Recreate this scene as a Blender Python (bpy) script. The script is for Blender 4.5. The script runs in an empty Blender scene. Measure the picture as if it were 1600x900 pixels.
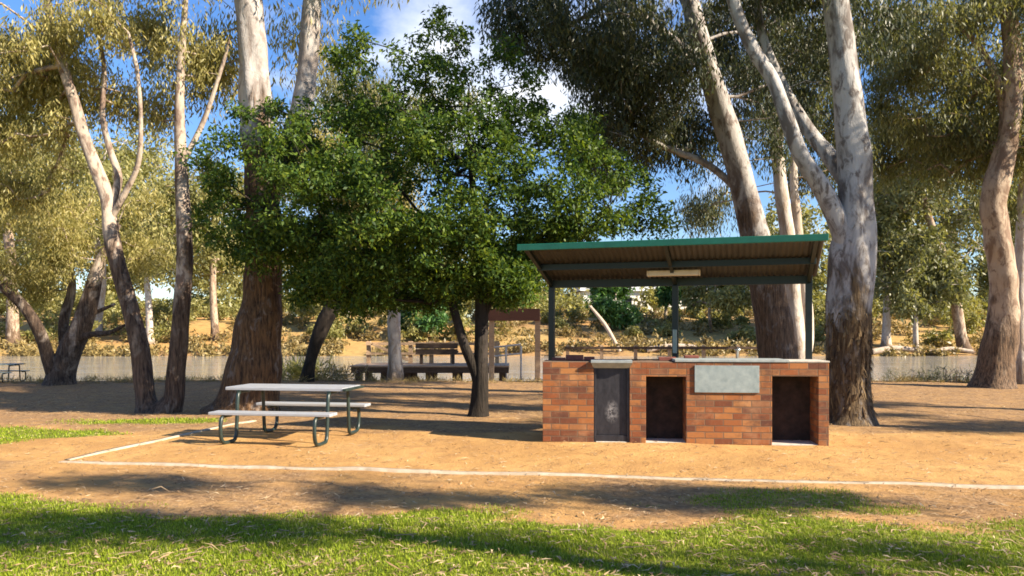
import bpy, math, random
import numpy as np
from mathutils import Vector, Matrix
R = math.radians
rng = np.random.default_rng(11)
random.seed(5)
sc = bpy.context.scene
col = sc.collection

# ------------------------------------------------------------------ camera
F = 1200.0; HZ = 515.0; EYE = 1.55
def P(px, py, d):
    """point seen at photo pixel (px, py) at d metres"""
    return np.array([(px-800)/F*d, d, EYE+(HZ-py)/F*d])
def G(px, py):
    """ground point (z = 0) seen at photo pixel"""
    d = EYE*F/(py-HZ)
    return np.array([(px-800)/F*d, d, 0.0])
cam = bpy.data.cameras.new("camera"); co = bpy.data.objects.new("camera", cam); col.objects.link(co)
co.location = (0, 0, EYE); co.rotation_euler = (R(90), 0, 0)
cam.sensor_width = 36; cam.lens = 27.0; cam.shift_y = (HZ-450)/1600
cam.clip_start = .1; cam.clip_end = 3000
sc.camera = co
sc.render.filter_size = 1.7
sc.cycles.filter_width = 1.7
sc.cycles.use_denoising = True
sc.cycles.max_bounces = 8
sc.cycles.transparent_max_bounces = 8

# ------------------------------------------------------------------ helpers
def tag(o, label=None, cat=None, group=None, kind=None):
    if label: o["label"] = label
    if cat: o["category"] = cat
    if group: o["group"] = group
    if kind: o["kind"] = kind
    return o
def empty(name, loc, rz=0, label=None, cat=None, group=None):
    o = bpy.data.objects.new(name, None); col.objects.link(o)
    o.location = loc; o.rotation_euler = (0, 0, rz); o.empty_display_size = .2
    return tag(o, label, cat, group)
def mesh_np(name, verts, quads=None, mat=None, parent=None, smooth=False, tris=None, loc=None):
    """one mesh object from numpy arrays"""
    me = bpy.data.meshes.new(name)
    verts = np.asarray(verts, dtype=np.float32)
    nq = 0 if quads is None else len(quads); nt = 0 if tris is None else len(tris)
    me.vertices.add(len(verts)); me.vertices.foreach_set("co", verts.ravel())
    me.loops.add(nq*4+nt*3); me.polygons.add(nq+nt)
    li = []; st = []; to = []
    if nq: li.append(np.asarray(quads, dtype=np.int32).ravel()); st.append(np.arange(nq)*4)
    if nt: li.append(np.asarray(tris, dtype=np.int32).ravel()); st.append(nq*4+np.arange(nt)*3)
    me.loops.foreach_set("vertex_index", np.concatenate(li).astype(np.int32))
    me.polygons.foreach_set("loop_start", np.concatenate(st).astype(np.int32))
    if smooth: me.polygons.foreach_set("use_smooth", np.ones(nq+nt, dtype=bool))
    me.update(calc_edges=True); me.validate()
    if mat: me.materials.append(mat)
    o = bpy.data.objects.new(name, me); col.objects.link(o)
    if parent: o.parent = parent
    if loc is not None: o.location = loc
    return o
class MB:
    """collects boxes, prisms and tubes into one mesh"""
    def __init__(s): s.v = []; s.f = []
    def add(s, vs, fs):
        b = len(s.v); s.v += [tuple(map(float, v)) for v in vs]; s.f += [tuple(i+b for i in f) for f in fs]
    def box(s, x0, x1, y0, y1, z0, z1):
        s.add([(x0,y0,z0),(x1,y0,z0),(x1,y1,z0),(x0,y1,z0),(x0,y0,z1),(x1,y0,z1),(x1,y1,z1),(x0,y1,z1)],
              [(0,3,2,1),(4,5,6,7),(0,1,5,4),(1,2,6,5),(2,3,7,6),(3,0,4,7)])
    def bar(s, a, b, w, h):
        a = Vector(a); b = Vector(b); d = (b-a).normalized()
        up = Vector((0,0,1)) if abs(d.z) < .95 else Vector((0,1,0))
        x = d.cross(up).normalized()*w/2; y = x.cross(d).normalized()*h/2
        s.add([a-x-y,a+x-y,a+x+y,a-x+y,b-x-y,b+x-y,b+x+y,b-x+y],
              [(0,1,2,3),(7,6,5,4),(0,4,5,1),(1,5,6,2),(2,6,7,3),(3,7,4,0)])
    def tube(s, pts, r, n=10, cap=True):
        v, q = tube_np(np.array(pts, float), np.full(len(pts), r) if np.isscalar(r) else np.array(r), n)
        fs = [tuple(f) for f in q]
        if cap: fs += [tuple(range(n))[::-1], tuple(range(len(v)-n, len(v)))]
        s.add(v, fs)
    def build(s, name, mat, parent=None, bevel=0, smooth=False, loc=None, rz=0):
        me = bpy.data.meshes.new(name); me.from_pydata(s.v, [], s.f); me.update()
        if mat: me.materials.append(mat)
        if smooth:
            for p in me.polygons: p.use_smooth = len(p.vertices) == 4
        o = bpy.data.objects.new(name, me); col.objects.link(o)
        if parent: o.parent = parent
        if loc is not None: o.location = loc; o.rotation_euler = (0,0,rz)
        if bevel:
            m = o.modifiers.new("bevel", "BEVEL"); m.width = bevel; m.segments = 2; m.limit_method = 'ANGLE'
        return o
def tube_np(p, r, n, bump=0, seed=0, ell=None):
    k = len(p)
    t = np.gradient(p, axis=0); t /= np.linalg.norm(t, axis=1)[:,None]+1e-9
    ref = np.array([1.0, .13, .07]) if abs(t[0,0]) < .8 else np.array([0,.2,1.0])
    a = np.zeros((k,3)); b = np.zeros((k,3)); cur = ref
    for i in range(k):
        cur = cur - t[i]*np.dot(cur, t[i]); cur /= np.linalg.norm(cur)+1e-9
        a[i] = cur; b[i] = np.cross(t[i], cur)
    th = np.linspace(0, 2*np.pi, n, endpoint=False)
    rr = np.repeat(r[:,None], n, 1)
    if bump:
        g = np.random.default_rng(seed); s = np.arange(k)[:,None]
        m = 0
        for _ in range(7):
            m = m + np.sin(g.integers(1,6)*th[None]+g.uniform(.02,.3)*s+g.uniform(0,6.3))*g.uniform(.3,1)
        for _ in range(4):
            m = m + 1.0*np.sin(g.uniform(.1,.9)*s+g.integers(-2,3)*th[None]+g.uniform(0,6.3))*g.uniform(.3,.7)
        rr = rr*(1+bump*m/3.0)
    v = p[:,None]+a[:,None]*(np.cos(th)[None,:,None]*rr[:,:,None])+b[:,None]*(np.sin(th)[None,:,None]*rr[:,:,None])
    i = np.arange(k-1)[:,None]*n; j = np.arange(n)[None]; j2 = (j+1) % n
    q = np.stack([i+j, i+j2, i+n+j2, i+n+j], -1).reshape(-1,4)
    return v.reshape(-1,3), q
def spline(p, step):
    """Catmull-Rom through rows of p (any columns), resampled"""
    p = np.asarray(p, float); e = np.vstack([2*p[0]-p[1], p, 2*p[-1]-p[-2]]); out = []
    for i in range(1, len(e)-2):
        n = max(2, int(np.linalg.norm(e[i+1,:3]-e[i,:3])/step))
        t = np.linspace(0, 1, n, endpoint=False)[:,None]
        a,b,c,d = e[i-1],e[i],e[i+1],e[i+2]
        out.append(.5*(2*b+(c-a)*t+(2*a-5*b+4*c-d)*t*t+(3*b-a-3*c+d)*t**3))
    out.append(p[-1:]); return np.vstack(out)
def vnoise(x, y, seed=0):
    g = np.random.default_rng(seed); T = g.random((64,64))
    xi = np.floor(x).astype(int); yi = np.floor(y).astype(int); fx = x-xi; fy = y-yi
    fx = fx*fx*(3-2*fx); fy = fy*fy*(3-2*fy)
    t = lambda i,j: T[i%64, j%64]
    return (t(xi,yi)*(1-fx)+t(xi+1,yi)*fx)*(1-fy)+(t(xi,yi+1)*(1-fx)+t(xi+1,yi+1)*fx)*fy
def fbm(x, y, seed=0, o=4):
    s = 0; a = .5
    for k in range(o):
        s = s+a*vnoise(x*2**k+k*7.3, y*2**k+k*3.1, seed+k); a *= .5
    return s/(1-.5**o)

# ------------------------------------------------------------------ materials
def new_mat(name):
    m = bpy.data.materials.new(name); m.use_nodes = True; nt = m.node_tree
    b = nt.nodes["Principled BSDF"]; return m, nt, b
def N(nt, t, **kw):
    n = nt.nodes.new(t)
    for k, v in kw.items():
        if k in n.inputs.keys() if isinstance(k, str) else False: n.inputs[k].default_value = v
        else: setattr(n, k, v)
    return n
def ramp(nt, fac, stops, interp='LINEAR'):
    n = nt.nodes.new('ShaderNodeValToRGB'); cr = n.color_ramp; cr.interpolation = interp
    while len(cr.elements) < len(stops): cr.elements.new(.5)
    for e, (p, c) in zip(cr.elements, stops):
        e.position = p; e.color = (*c, 1) if len(c) == 3 else c
    nt.links.new(fac, n.inputs[0]); return n.outputs[0]
def noise(nt, vec, scale, detail=4, rough=.55, sxyz=None, dist=0):
    if sxyz is not None:
        mp = nt.nodes.new('ShaderNodeMapping'); mp.inputs['Scale'].default_value = sxyz
        nt.links.new(vec, mp.inputs[0]); vec = mp.outputs[0]
    n = nt.nodes.new('ShaderNodeTexNoise'); n.inputs['Scale'].default_value = scale
    n.inputs['Detail'].default_value = detail; n.inputs['Roughness'].default_value = rough
    n.inputs['Distortion'].default_value = dist
    nt.links.new(vec, n.inputs['Vector']); return n.outputs[0]
def mixc(nt, fac, a, b, mode='MIX'):
    n = nt.nodes.new('ShaderNodeMix'); n.data_type = 'RGBA'; n.blend_type = mode
    for s, v in ((0, fac), (6, a), (7, b)):
        if hasattr(v, 'is_linked') or isinstance(v, bpy.types.NodeSocket): nt.links.new(v, n.inputs[s])
        else: n.inputs[s].default_value = v if s == 0 else (*v, 1)
    return n.outputs[2]
def math_(nt, op, a, b=0.0, clamp=False):
    n = nt.nodes.new('ShaderNodeMath'); n.operation = op; n.use_clamp = clamp
    for s, v in ((0, a), (1, b)):
        if isinstance(v, bpy.types.NodeSocket): nt.links.new(v, n.inputs[s])
        else: n.inputs[s].default_value = v
    return n.outputs[0]
def bump(nt, b, h, strength=.5, dist=.02):
    n = nt.nodes.new('ShaderNodeBump'); n.inputs['Strength'].default_value = strength; n.inputs['Distance'].default_value = dist
    nt.links.new(h, n.inputs['Height']); nt.links.new(n.outputs[0], b.inputs['Normal'])
def objco(nt): return nt.nodes.new('ShaderNodeTexCoord').outputs['Object']
def geopos(nt): return nt.nodes.new('ShaderNodeNewGeometry').outputs['Position']

def simple(name, c1, c2, scale=8, rough=.6, metal=0, sxyz=None, bst=.2, bd=.005):
    m, nt, b = new_mat(name); v = objco(nt)
    f = noise(nt, v, scale, 6, .6, sxyz)
    c = ramp(nt, f, [(.3, c1), (.7, c2)])
    nt.links.new(c, b.inputs['Base Color']); b.inputs['Roughness'].default_value = rough; b.inputs['Metallic'].default_value = metal
    bump(nt, b, f, bst, bd); return m

def bark(name, pale, patch, rough_c, rough_c2, z0=1.0, zs=.6, smooth=.0, streak=.42):
    """smooth pale gum bark with shed patches above rough bark at the foot"""
    m, nt, b = new_mat(name); v = objco(nt)
    f1 = noise(nt, v, 2.6, 5, .6, (1, 1, streak), .5)
    f2 = noise(nt, v, 7, 5, .65, (1, 1, .5), .6)
    f3 = noise(nt, v, 26, 4, .7, (1, 1, .12))
    pc = ramp(nt, f1, [(.40, patch), (.46, tuple(.4*x+.6*y for x, y in zip(patch, pale))), (.52, pale), (.75, tuple(min(1, x*1.15) for x in pale))])
    pc = mixc(nt, ramp(nt, f2, [(.50, (0,0,0)), (.62, (1,1,1))]), pc, patch)
    rc = ramp(nt, f3, [(.36, rough_c), (.64, rough_c2)])
    rc = mixc(nt, ramp(nt, f2, [(.55, (0,0,0)), (.68, (.6,.6,.6))]), rc, tuple(.6*x for x in pale))
    sx = nt.nodes.new('ShaderNodeSeparateXYZ'); nt.links.new(v, sx.inputs[0])
    k = math_(nt, 'SUBTRACT', sx.outputs[2], z0)
    k = math_(nt, 'DIVIDE', k, zs)
    fn = math_(nt, 'MULTIPLY', math_(nt, 'SUBTRACT', f1, .5), 7.0)
    k = math_(nt, 'ADD', k, fn, True)
    c = mixc(nt, k, rc, pc)
    nt.links.new(c, b.inputs['Base Color']); b.inputs['Roughness'].default_value = .85
    b.inputs['Specular IOR Level'].default_value = .25
    h = math_(nt, 'ADD', math_(nt, 'MULTIPLY', f3, math_(nt, 'SUBTRACT', 1.15, k)), math_(nt, 'MULTIPLY', f2, .6))
    bump(nt, b, h, .9, .05); return m

def leafmat(name, stops, trans=.35, rough=.45, spec=.4):
    m, nt, b = new_mat(name)
    g = nt.nodes.new('ShaderNodeNewGeometry')
    f = noise(nt, g.outputs['Position'], .9, 3, .6)
    k = math_(nt, 'ADD', math_(nt, 'MULTIPLY', g.outputs['Random Per Island'], .6), math_(nt, 'MULTIPLY', f, .5))
    k = math_(nt, 'SUBTRACT', k, .05, True)
    c = ramp(nt, k, stops)
    nt.links.new(c, b.inputs['Base Color']); b.inputs['Roughness'].default_value = rough
    b.inputs['Specular IOR Level'].default_value = spec
    t = nt.nodes.new('ShaderNodeBsdfTranslucent')
    c2 = mixc(nt, 1.0, c, (1.25, 1.2, .55), 'MULTIPLY')
    nt.links.new(c2, t.inputs[0])
    mx = nt.nodes.new('ShaderNodeMixShader'); mx.inputs[0].default_value = trans
    nt.links.new(b.outputs[0], mx.inputs[1]); nt.links.new(t.outputs[0], mx.inputs[2])
    nt.links.new(mx.outputs[0], nt.nodes['Material Output'].inputs[0]); return m

M = {}
M['gum'] = bark('gum_bark', (.33,.305,.285), (.15,.12,.105), (.05,.032,.022), (.17,.11,.07), 3.2, .9)
M['gum_grey'] = bark('grey_gum_bark', (.35,.335,.325), (.13,.11,.10), (.03,.02,.015), (.17,.115,.06), 1.75, .6)
M['gum_big'] = bark('stringy_gum_bark', (.38,.345,.32), (.22,.185,.165), (.03,.018,.012), (.17,.095,.045), 4.6, .9)
M['gum_brown'] = bark('brown_gum_bark', (.38,.31,.25), (.16,.11,.085), (.03,.02,.016), (.15,.10,.07), 2.0, 2.0)
M['gum_tan'] = bark('tan_gum_bark', (.38,.29,.21), (.19,.125,.085), (.03,.02,.015), (.22,.14,.085), 1.3, .8)
M['gum_pale'] = bark('pale_gum_bark', (.46,.41,.36), (.34,.27,.21), (.14,.10,.07), (.30,.22,.15), .3, .6)
M['dark_bark'] = bark('dark_bark', (.034,.026,.021), (.017,.013,.011), (.010,.008,.006), (.032,.024,.017), .6, .8)
M['leaf_green'] = leafmat('green_leaves', [(.0,(.012,.030,.010)), (.35,(.036,.078,.016)), (.7,(.115,.175,.022)), (1,(.30,.34,.05))], .42, .55, .25)
M['leaf_gum'] = leafmat('gum_leaves', [(.0,(.13,.135,.055)), (.4,(.31,.285,.10)), (.75,(.47,.41,.165)), (1,(.58,.49,.25))], .48)
M['leaf_gum_dark'] = leafmat('dark_gum_leaves', [(.0,(.028,.042,.032)), (.5,(.06,.078,.045)), (.85,(.13,.13,.06)), (1,(.24,.20,.09))], .35)
M['leaf_gum_right'] = leafmat('olive_gum_leaves', [(.0,(.055,.065,.035)), (.5,(.15,.16,.06)), (.85,(.27,.25,.10)), (1,(.38,.33,.15))], .4)
M['leaf_far'] = leafmat('far_leaves', [(.0,(.10,.11,.045)), (.5,(.25,.245,.08)), (1,(.44,.39,.16))], .4)
M['leaf_far_green'] = leafmat('far_green_leaves', [(.0,(.03,.07,.02)), (.5,(.06,.14,.03)), (1,(.13,.24,.05))], .3)
M['dry_bush'] = leafmat('dry_bush_leaves', [(.0,(.10,.08,.03)), (.5,(.24,.18,.07)), (1,(.40,.30,.12))], .25)

# ---- ground
def ground_mat():
    m, nt, b = new_mat('ground_earth'); p = geopos(nt)
    at = nt.nodes.new('ShaderNodeAttribute'); at.attribute_name = 'cover'
    sep = nt.nodes.new('ShaderNodeSeparateColor'); nt.links.new(at.outputs['Color'], sep.inputs[0])
    big = noise(nt, p, .55, 5, .6); mid = noise(nt, p, 3.2, 6, .65); fine = noise(nt, p, 38, 4, .7); fl = noise(nt, p, 120, 2, .7)
    dirt = ramp(nt, big, [(.30, (.36,.195,.068)), (.5, (.46,.26,.092)), (.70, (.54,.33,.13))])
    dirt = mixc(nt, ramp(nt, mid, [(.46, (0,0,0)), (.64, (.6,.6,.6))]), dirt, (.33,.175,.068))
    dirt = mixc(nt, ramp(nt, fine, [(.54, (0,0,0)), (.74, (.55,.55,.55))]), dirt, (.24,.135,.055))
    dirt = mixc(nt, ramp(nt, fl, [(.56, (0,0,0)), (.72, (.6,.6,.6))]), dirt, (.58,.40,.20))
    # leaf litter zone under the trees: browner, coarser
    lit = ramp(nt, noise(nt, p, 16, 5, .75), [(.32, (.10,.058,.035)), (.5, (.25,.155,.082)), (.7, (.44,.29,.16))])
    lf = math_(nt, 'MULTIPLY', sep.outputs[1], ramp(nt, mid, [(.3, (.35,.35,.35)), (.6, (1,1,1))]))
    c = mixc(nt, lf, dirt, lit)
    # dry straw
    c = mixc(nt, sep.outputs[2], c, ramp(nt, noise(nt, p, 1.4, 6, .7), [(.3, (.24,.15,.06)), (.5, (.40,.27,.10)), (.7, (.42,.33,.12))]))
    gcol = ramp(nt, noise(nt, p, 9, 5, .7), [(.3, (.08,.10,.014)), (.55, (.16,.185,.022)), (.75, (.28,.24,.07))])
    gk = math_(nt, 'ADD', sep.outputs[0], math_(nt, 'MULTIPLY', math_(nt, 'SUBTRACT', noise(nt, p, 14, 4, .7), .5), 1.6))
    c = mixc(nt, ramp(nt, gk, [(.35, (0,0,0)), (.62, (1,1,1))]), c, gcol)
    nt.links.new(c, b.inputs['Base Color']); b.inputs['Roughness'].default_value = .95; b.inputs['Specular IOR Level'].default_value = .1
    bump(nt, b, math_(nt, 'ADD', math_(nt, 'MULTIPLY', mid, 1.2), math_(nt, 'ADD', math_(nt, 'MULTIPLY', fine, .45), math_(nt, 'MULTIPLY', fl, .12))), .8, .035)
    return m
M['ground'] = ground_mat()

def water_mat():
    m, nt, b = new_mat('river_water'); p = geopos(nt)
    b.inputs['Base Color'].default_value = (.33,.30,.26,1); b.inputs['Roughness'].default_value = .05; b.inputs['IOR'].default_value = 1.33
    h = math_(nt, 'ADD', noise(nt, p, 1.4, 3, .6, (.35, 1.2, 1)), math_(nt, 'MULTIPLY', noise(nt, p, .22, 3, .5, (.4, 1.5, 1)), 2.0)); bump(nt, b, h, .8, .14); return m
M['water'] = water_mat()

def brick_mat():
    m, nt, b = new_mat('brickwork'); v = objco(nt)
    sx = nt.nodes.new('ShaderNodeSeparateXYZ'); nt.links.new(v, sx.inputs[0])
    cx = nt.nodes.new('ShaderNodeCombineXYZ')
    nt.links.new(math_(nt, 'ADD', sx.outputs[0], sx.outputs[1]), cx.inputs[0]); nt.links.new(sx.outputs[2], cx.inputs[1])
    # a slight wobble of the joints
    nz = nt.nodes.new('ShaderNodeTexNoise'); nz.inputs['Scale'].default_value = 9; nt.links.new(v, nz.inputs['Vector'])
    va = nt.nodes.new('ShaderNodeVectorMath'); va.operation = 'MULTIPLY_ADD'; va.inputs[1].default_value = (.012,.012,0)
    nt.links.new(nz.outputs['Color'], va.inputs[0]); nt.links.new(cx.outputs[0], va.inputs[2])
    bt = nt.nodes.new('ShaderNodeTexBrick'); nt.links.new(va.outputs[0], bt.inputs['Vector'])
    bt.inputs['Scale'].default_value = 1; bt.inputs['Brick Width'].default_value = .245; bt.inputs['Row Height'].default_value = .0855
    bt.inputs['Mortar Size'].default_value = .0075; bt.inputs['Mortar Smooth'].default_value = .4; bt.inputs['Bias'].default_value = 0
    bt.inputs['Color1'].default_value = (0,0,0,1); bt.inputs['Color2'].default_value = (1,1,1,1); bt.inputs['Mortar'].default_value = (.5,.5,.5,1)
    c = ramp(nt, bt.outputs['Color'], [(0, (.10,.030,.014)), (.3, (.23,.066,.018)), (.55, (.31,.108,.027)), (.8, (.37,.155,.045)), (1, (.15,.055,.028))])
    f = noise(nt, v, 22, 5, .7)
    c = mixc(nt, ramp(nt, f, [(.5, (0,0,0)), (.75, (.6,.6,.6))]), c, (.22,.10,.055))
    f2 = noise(nt, v, 3, 4, .6)
    c = mixc(nt, ramp(nt, f2, [(.52, (0,0,0)), (.72, (.45,.45,.45))]), c, (.46,.26,.13))
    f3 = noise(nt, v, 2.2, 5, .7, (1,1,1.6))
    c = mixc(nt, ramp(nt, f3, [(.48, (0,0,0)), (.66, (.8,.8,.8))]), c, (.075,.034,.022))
    c = mixc(nt, bt.outputs['Fac'], c, (.15,.09,.052))
    nt.links.new(c, b.inputs['Base Color']); b.inputs['Roughness'].default_value = .9
    h = math_(nt, 'SUBTRACT', math_(nt, 'MULTIPLY', f, .35), bt.outputs['Fac'])
    bump(nt, b, h, .9, .008); return m
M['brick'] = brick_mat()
M['soot_brick'] = simple('sooty_brick', (.012,.009,.007), (.05,.028,.02), 9, .95)
M['concrete'] = simple('concrete', (.36,.33,.28), (.55,.50,.43), 14, .9)
M['steel_top'] = simple('grey_counter_slab', (.22,.25,.25), (.33,.36,.35), 12, .55)
M['plate'] = simple('galvanised_plate', (.22,.27,.27), (.34,.39,.38), 11, .5, .25)
M['green_paint'] = simple('green_paint', (.006,.095,.058), (.010,.135,.082), 6, .4, 0, None, .05)
M['dark_green'] = simple('dark_green_paint', (.003,.007,.006), (.006,.014,.011), 9, .45)
M['table_tube'] = simple('green_black_tube', (.010,.02,.017), (.02,.035,.03), 9, .4)
M['aluminium'] = simple('weathered_aluminium', (.31,.32,.335), (.41,.42,.435), 7, .5, .15, (1, 10, 10), .1)
M['light_case'] = simple('cream_lamp_case', (.55,.45,.32), (.68,.58,.43), 7, .5)
M['edging'] = simple('pale_edging', (.31,.235,.15), (.50,.42,.32), 7, .9, 0, (1, 1, 1), .5)
M['jetty_wood'] = simple('jetty_timber', (.34,.22,.13), (.56,.39,.25), 6, .85, 0, (1, 6, 6))
M['jetty_dark'] = simple('dark_timber', (.05,.032,.022), (.12,.075,.05), 6, .85, 0, (1, 6, 6))
M['sign_board'] = simple('red_brown_board', (.11,.045,.028), (.17,.07,.042), 5, .7, 0, (1, 8, 8))
M['handrail'] = simple('pale_handrail', (.55,.52,.47), (.66,.63,.58), 7, .5)
M['white_wall'] = simple('white_cladding', (.72,.70,.64), (.82,.80,.74), 3, .7)
M['roof_grey'] = simple('grey_roofing', (.48,.48,.47), (.60,.60,.58), 3, .6)
M['orange_wall'] = simple('orange_wall', (.55,.24,.06), (.66,.31,.09), 3, .8)
M['dark_glass'] = simple('dark_glass', (.02,.025,.03), (.04,.045,.05), 3, .15)
M['dead_wood'] = simple('dead_wood', (.30,.23,.17), (.52,.42,.33), 6, .9, 0, (1, 1, .2), .6, .02)
M['twig'] = simple('twig_wood', (.12,.08,.05), (.30,.22,.14), 9, .9)
M['peel'] = leafmat('bark_strip', [(.0,(.03,.02,.014)), (.45,(.085,.055,.032)), (.75,(.20,.14,.075)), (1,(.36,.27,.15))], .05, .9, .1)
M['old_bench'] = simple('grey_green_bench', (.20,.25,.22), (.33,.38,.34), 6, .6)
M['chrome'] = simple('tap_metal', (.55,.54,.52), (.7,.69,.66), 9, .3, .8)
M['fire_brick'] = simple('dark_red_brick', (.13,.04,.03), (.24,.075,.05), 14, .9)

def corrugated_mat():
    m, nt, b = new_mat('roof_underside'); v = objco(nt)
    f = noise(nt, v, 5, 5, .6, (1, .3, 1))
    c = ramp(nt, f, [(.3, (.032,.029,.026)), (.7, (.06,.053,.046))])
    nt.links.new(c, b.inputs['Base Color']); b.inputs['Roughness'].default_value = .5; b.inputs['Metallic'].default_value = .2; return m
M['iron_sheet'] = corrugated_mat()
def hopper_mat():
    m, nt, b = new_mat('sooty_black_steel'); v = objco(nt)
    f = noise(nt, v, 14, 5, .7, (1,1,.5)); c = ramp(nt, f, [(.3, (.012,.012,.016)), (.7, (.040,.038,.045))])
    # pale ash mark
    vm = nt.nodes.new('ShaderNodeVectorMath'); vm.operation = 'SUBTRACT'; vm.inputs[1].default_value = (.95, 0, .42); nt.links.new(v, vm.inputs[0])
    vs = nt.nodes.new('ShaderNodeVectorMath'); vs.operation = 'MULTIPLY'; vs.inputs[1].default_value = (1.2, 0, .75); nt.links.new(vm.outputs[0], vs.inputs[0])
    ln = nt.nodes.new('ShaderNodeVectorMath'); ln.operation = 'LENGTH'; nt.links.new(vs.outputs[0], ln.inputs[0])
    k = math_(nt, 'SUBTRACT', 1.0, math_(nt, 'DIVIDE', ln.outputs['Value'], .13), True)
    k = math_(nt, 'MULTIPLY', k, ramp(nt, noise(nt, v, 34, 4, .7), [(.40, (0,0,0)), (.58, (1,1,1))]))
    c = mixc(nt, k, c, (.34,.33,.33))
    nt.links.new(c, b.inputs['Base Color']); b.inputs['Roughness'].default_value = .55; b.inputs['Metallic'].default_value = .3; return m
M['hopper'] = hopper_mat()
def grass_mat():
    m, nt, b = new_mat('grass_blades'); g = nt.nodes.new('ShaderNodeNewGeometry')
    f = noise(nt, g.outputs['Position'], 2.2, 3, .6)
    k = math_(nt, 'ADD', math_(nt, 'MULTIPLY', g.outputs['Random Per Island'], .65), math_(nt, 'MULTIPLY', f, .45))
    c = ramp(nt, k, [(.15, (.10,.155,.008)), (.5, (.23,.31,.016)), (.78, (.38,.43,.035)), (.85, (.42,.38,.13)), (1, (.55,.45,.22))])
    nt.links.new(c, b.inputs['Base Color']); b.inputs['Roughness'].default_value = .6; b.inputs['Specular IOR Level'].default_value = .2
    t = nt.nodes.new('ShaderNodeBsdfTranslucent'); nt.links.new(c, t.inputs[0])
    mx = nt.nodes.new('ShaderNodeMixShader'); mx.inputs[0].default_value = .35
    nt.links.new(b.outputs[0], mx.inputs[1]); nt.links.new(t.outputs[0], mx.inputs[2])
    nt.links.new(mx.outputs[0], nt.nodes['Material Output'].inputs[0]); return m
M['grass'] = grass_mat()
M['litter'] = leafmat('fallen_leaves', [(.0,(.10,.06,.03)), (.4,(.27,.17,.09)), (.7,(.46,.33,.19)), (1,(.66,.55,.38))], .1, .8, .2)

# ------------------------------------------------------------------ light
SUN_EL = R(31); SUN_AZ = R(114)          # azimuth from +Y towards +X
sd = Vector((math.sin(SUN_AZ)*math.cos(SUN_EL), math.cos(SUN_AZ)*math.cos(SUN_EL), math.sin(SUN_EL)))
sl = bpy.data.lights.new('sun', 'SUN'); sl.energy = 5.0; sl.angle = R(.53); sl.color = (1.0, .87, .68)
so = bpy.data.objects.new('sun', sl); col.objects.link(so); so.rotation_euler = sd.to_track_quat('Z', 'Y').to_euler()
w = bpy.data.worlds.new("World"); sc.world = w; w.use_nodes = True; nt = w.node_tree
bg = nt.nodes['Background']; bg.inputs['Strength'].default_value = .062
sky = nt.nodes.new('ShaderNodeTexSky'); sky.sky_type = 'NISHITA'; sky.sun_disc = False
sky.sun_elevation = SUN_EL; sky.sun_rotation = SUN_AZ; sky.altitude = 100; sky.air_density = 1.0; sky.dust_density = .3; sky.ozone_density = 2.5
tc = nt.nodes.new('ShaderNodeTexCoord').outputs['Generated']
cl = noise(nt, tc, 2.3, 7, .58, (1, 1, 2.6), .35)
cm = ramp(nt, cl, [(.54, (0,0,0)), (.72, (1,1,1))])
sz = nt.nodes.new('ShaderNodeSeparateXYZ'); nt.links.new(tc, sz.inputs[0])
tint = ramp(nt, sz.outputs[2], [(0, (1.0,1.05,1.12)), (.10, (.95,1.05,1.2)), (.34, (.66,.95,1.32)), (1, (.62,.92,1.30))])
skc = mixc(nt, 1.0, sky.outputs[0], tint, 'MULTIPLY')
dp = nt.nodes.new('ShaderNodeVectorMath'); dp.operation = 'DOT_PRODUCT'; dp.inputs[1].default_value = Vector((.0,.92,.37)).normalized(); nt.links.new(tc, dp.inputs[0])
bank = math_(nt, 'MULTIPLY', ramp(nt, dp.outputs['Value'], [(.95, (0,0,0)), (.998, (1,1,1))]), .10)
cm = ramp(nt, math_(nt, 'ADD', cl, bank), [(.54, (0,0,0)), (.74, (1,1,1))])
sk = mixc(nt, cm, skc, (7.6, 7.8, 8.2))
nt.links.new(sk, bg.inputs['Color'])
sc.view_settings.view_transform = 'Standard'; sc.view_settings.look = 'None'; sc.view_settings.gamma = 1
sc.view_settings.exposure = 1.5

# ------------------------------------------------------------------ ground
def terrain(x, y):
    n = fbm(x*.07+5, y*.07+9, 3)-.5
    edge = 23.2+1.6*(fbm(x*.12+3, y*0+1.5, 8)-.5)
    t1 = np.clip((y-edge)/4.5, 0, 1); near = -2.2*(t1*t1*(3-2*t1))
    t2 = np.clip((y-78-4*(fbm(x*.05, y*0, 12)-.5))/30, 0, 1)
    z = near+t2**.8*5.6
    z = z+np.where(y > 84, n*np.clip((y-84)/20, 0, 1)*1.6, 0)
    small = (fbm(x*1.3, y*1.3, 20)-.5)*.05*np.clip(1-(y-22)/4, 0, 1)
    return z+small*np.where(np.hypot(x, y) < 30, 1, 0)
def grass_mask(x, y):
    bx = np.interp(x, [-9,-4.67,-3.5,-2.4,-1.5,-.6,.3,1.1,2.5,4,9], [7.15,7.05,7.0,6.45,6.35,6.7,6.15,6.2,6.15,6.0,6.0])
    n = (fbm(x*.9+2, y*1.6+4, 31)-.5)*1.7
    a = np.clip((bx+n-y)/.55+.5, 0, 1)
    r = np.hypot((x+8.3)/2.6, (y-11.3)/1.25)+(fbm(x*.8, y*1.4, 41)-.5)*.9
    b = np.clip((1-r)*2, 0, 1)
    q = np.hypot((x+6.2)/1.9, (y-12.9)/.5)+(fbm(x*1.1, y*1.8, 43)-.5)*1.1
    b = np.maximum(b, np.clip((1-q)*1.5, 0, 1)*.8)
    s = np.hypot((x-2.6)/1.1, (y-7.0)/.6)+(fbm(x*1.5, y*2, 47)-.5)*1.4
    return np.maximum(np.maximum(a, b), np.clip((1-s)*1.2, 0, .45))
xs = np.concatenate([np.geomspace(600, 14.2, 36)*-1, np.arange(-14, 14.01, .12), np.geomspace(14.2, 600, 36)])
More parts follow.
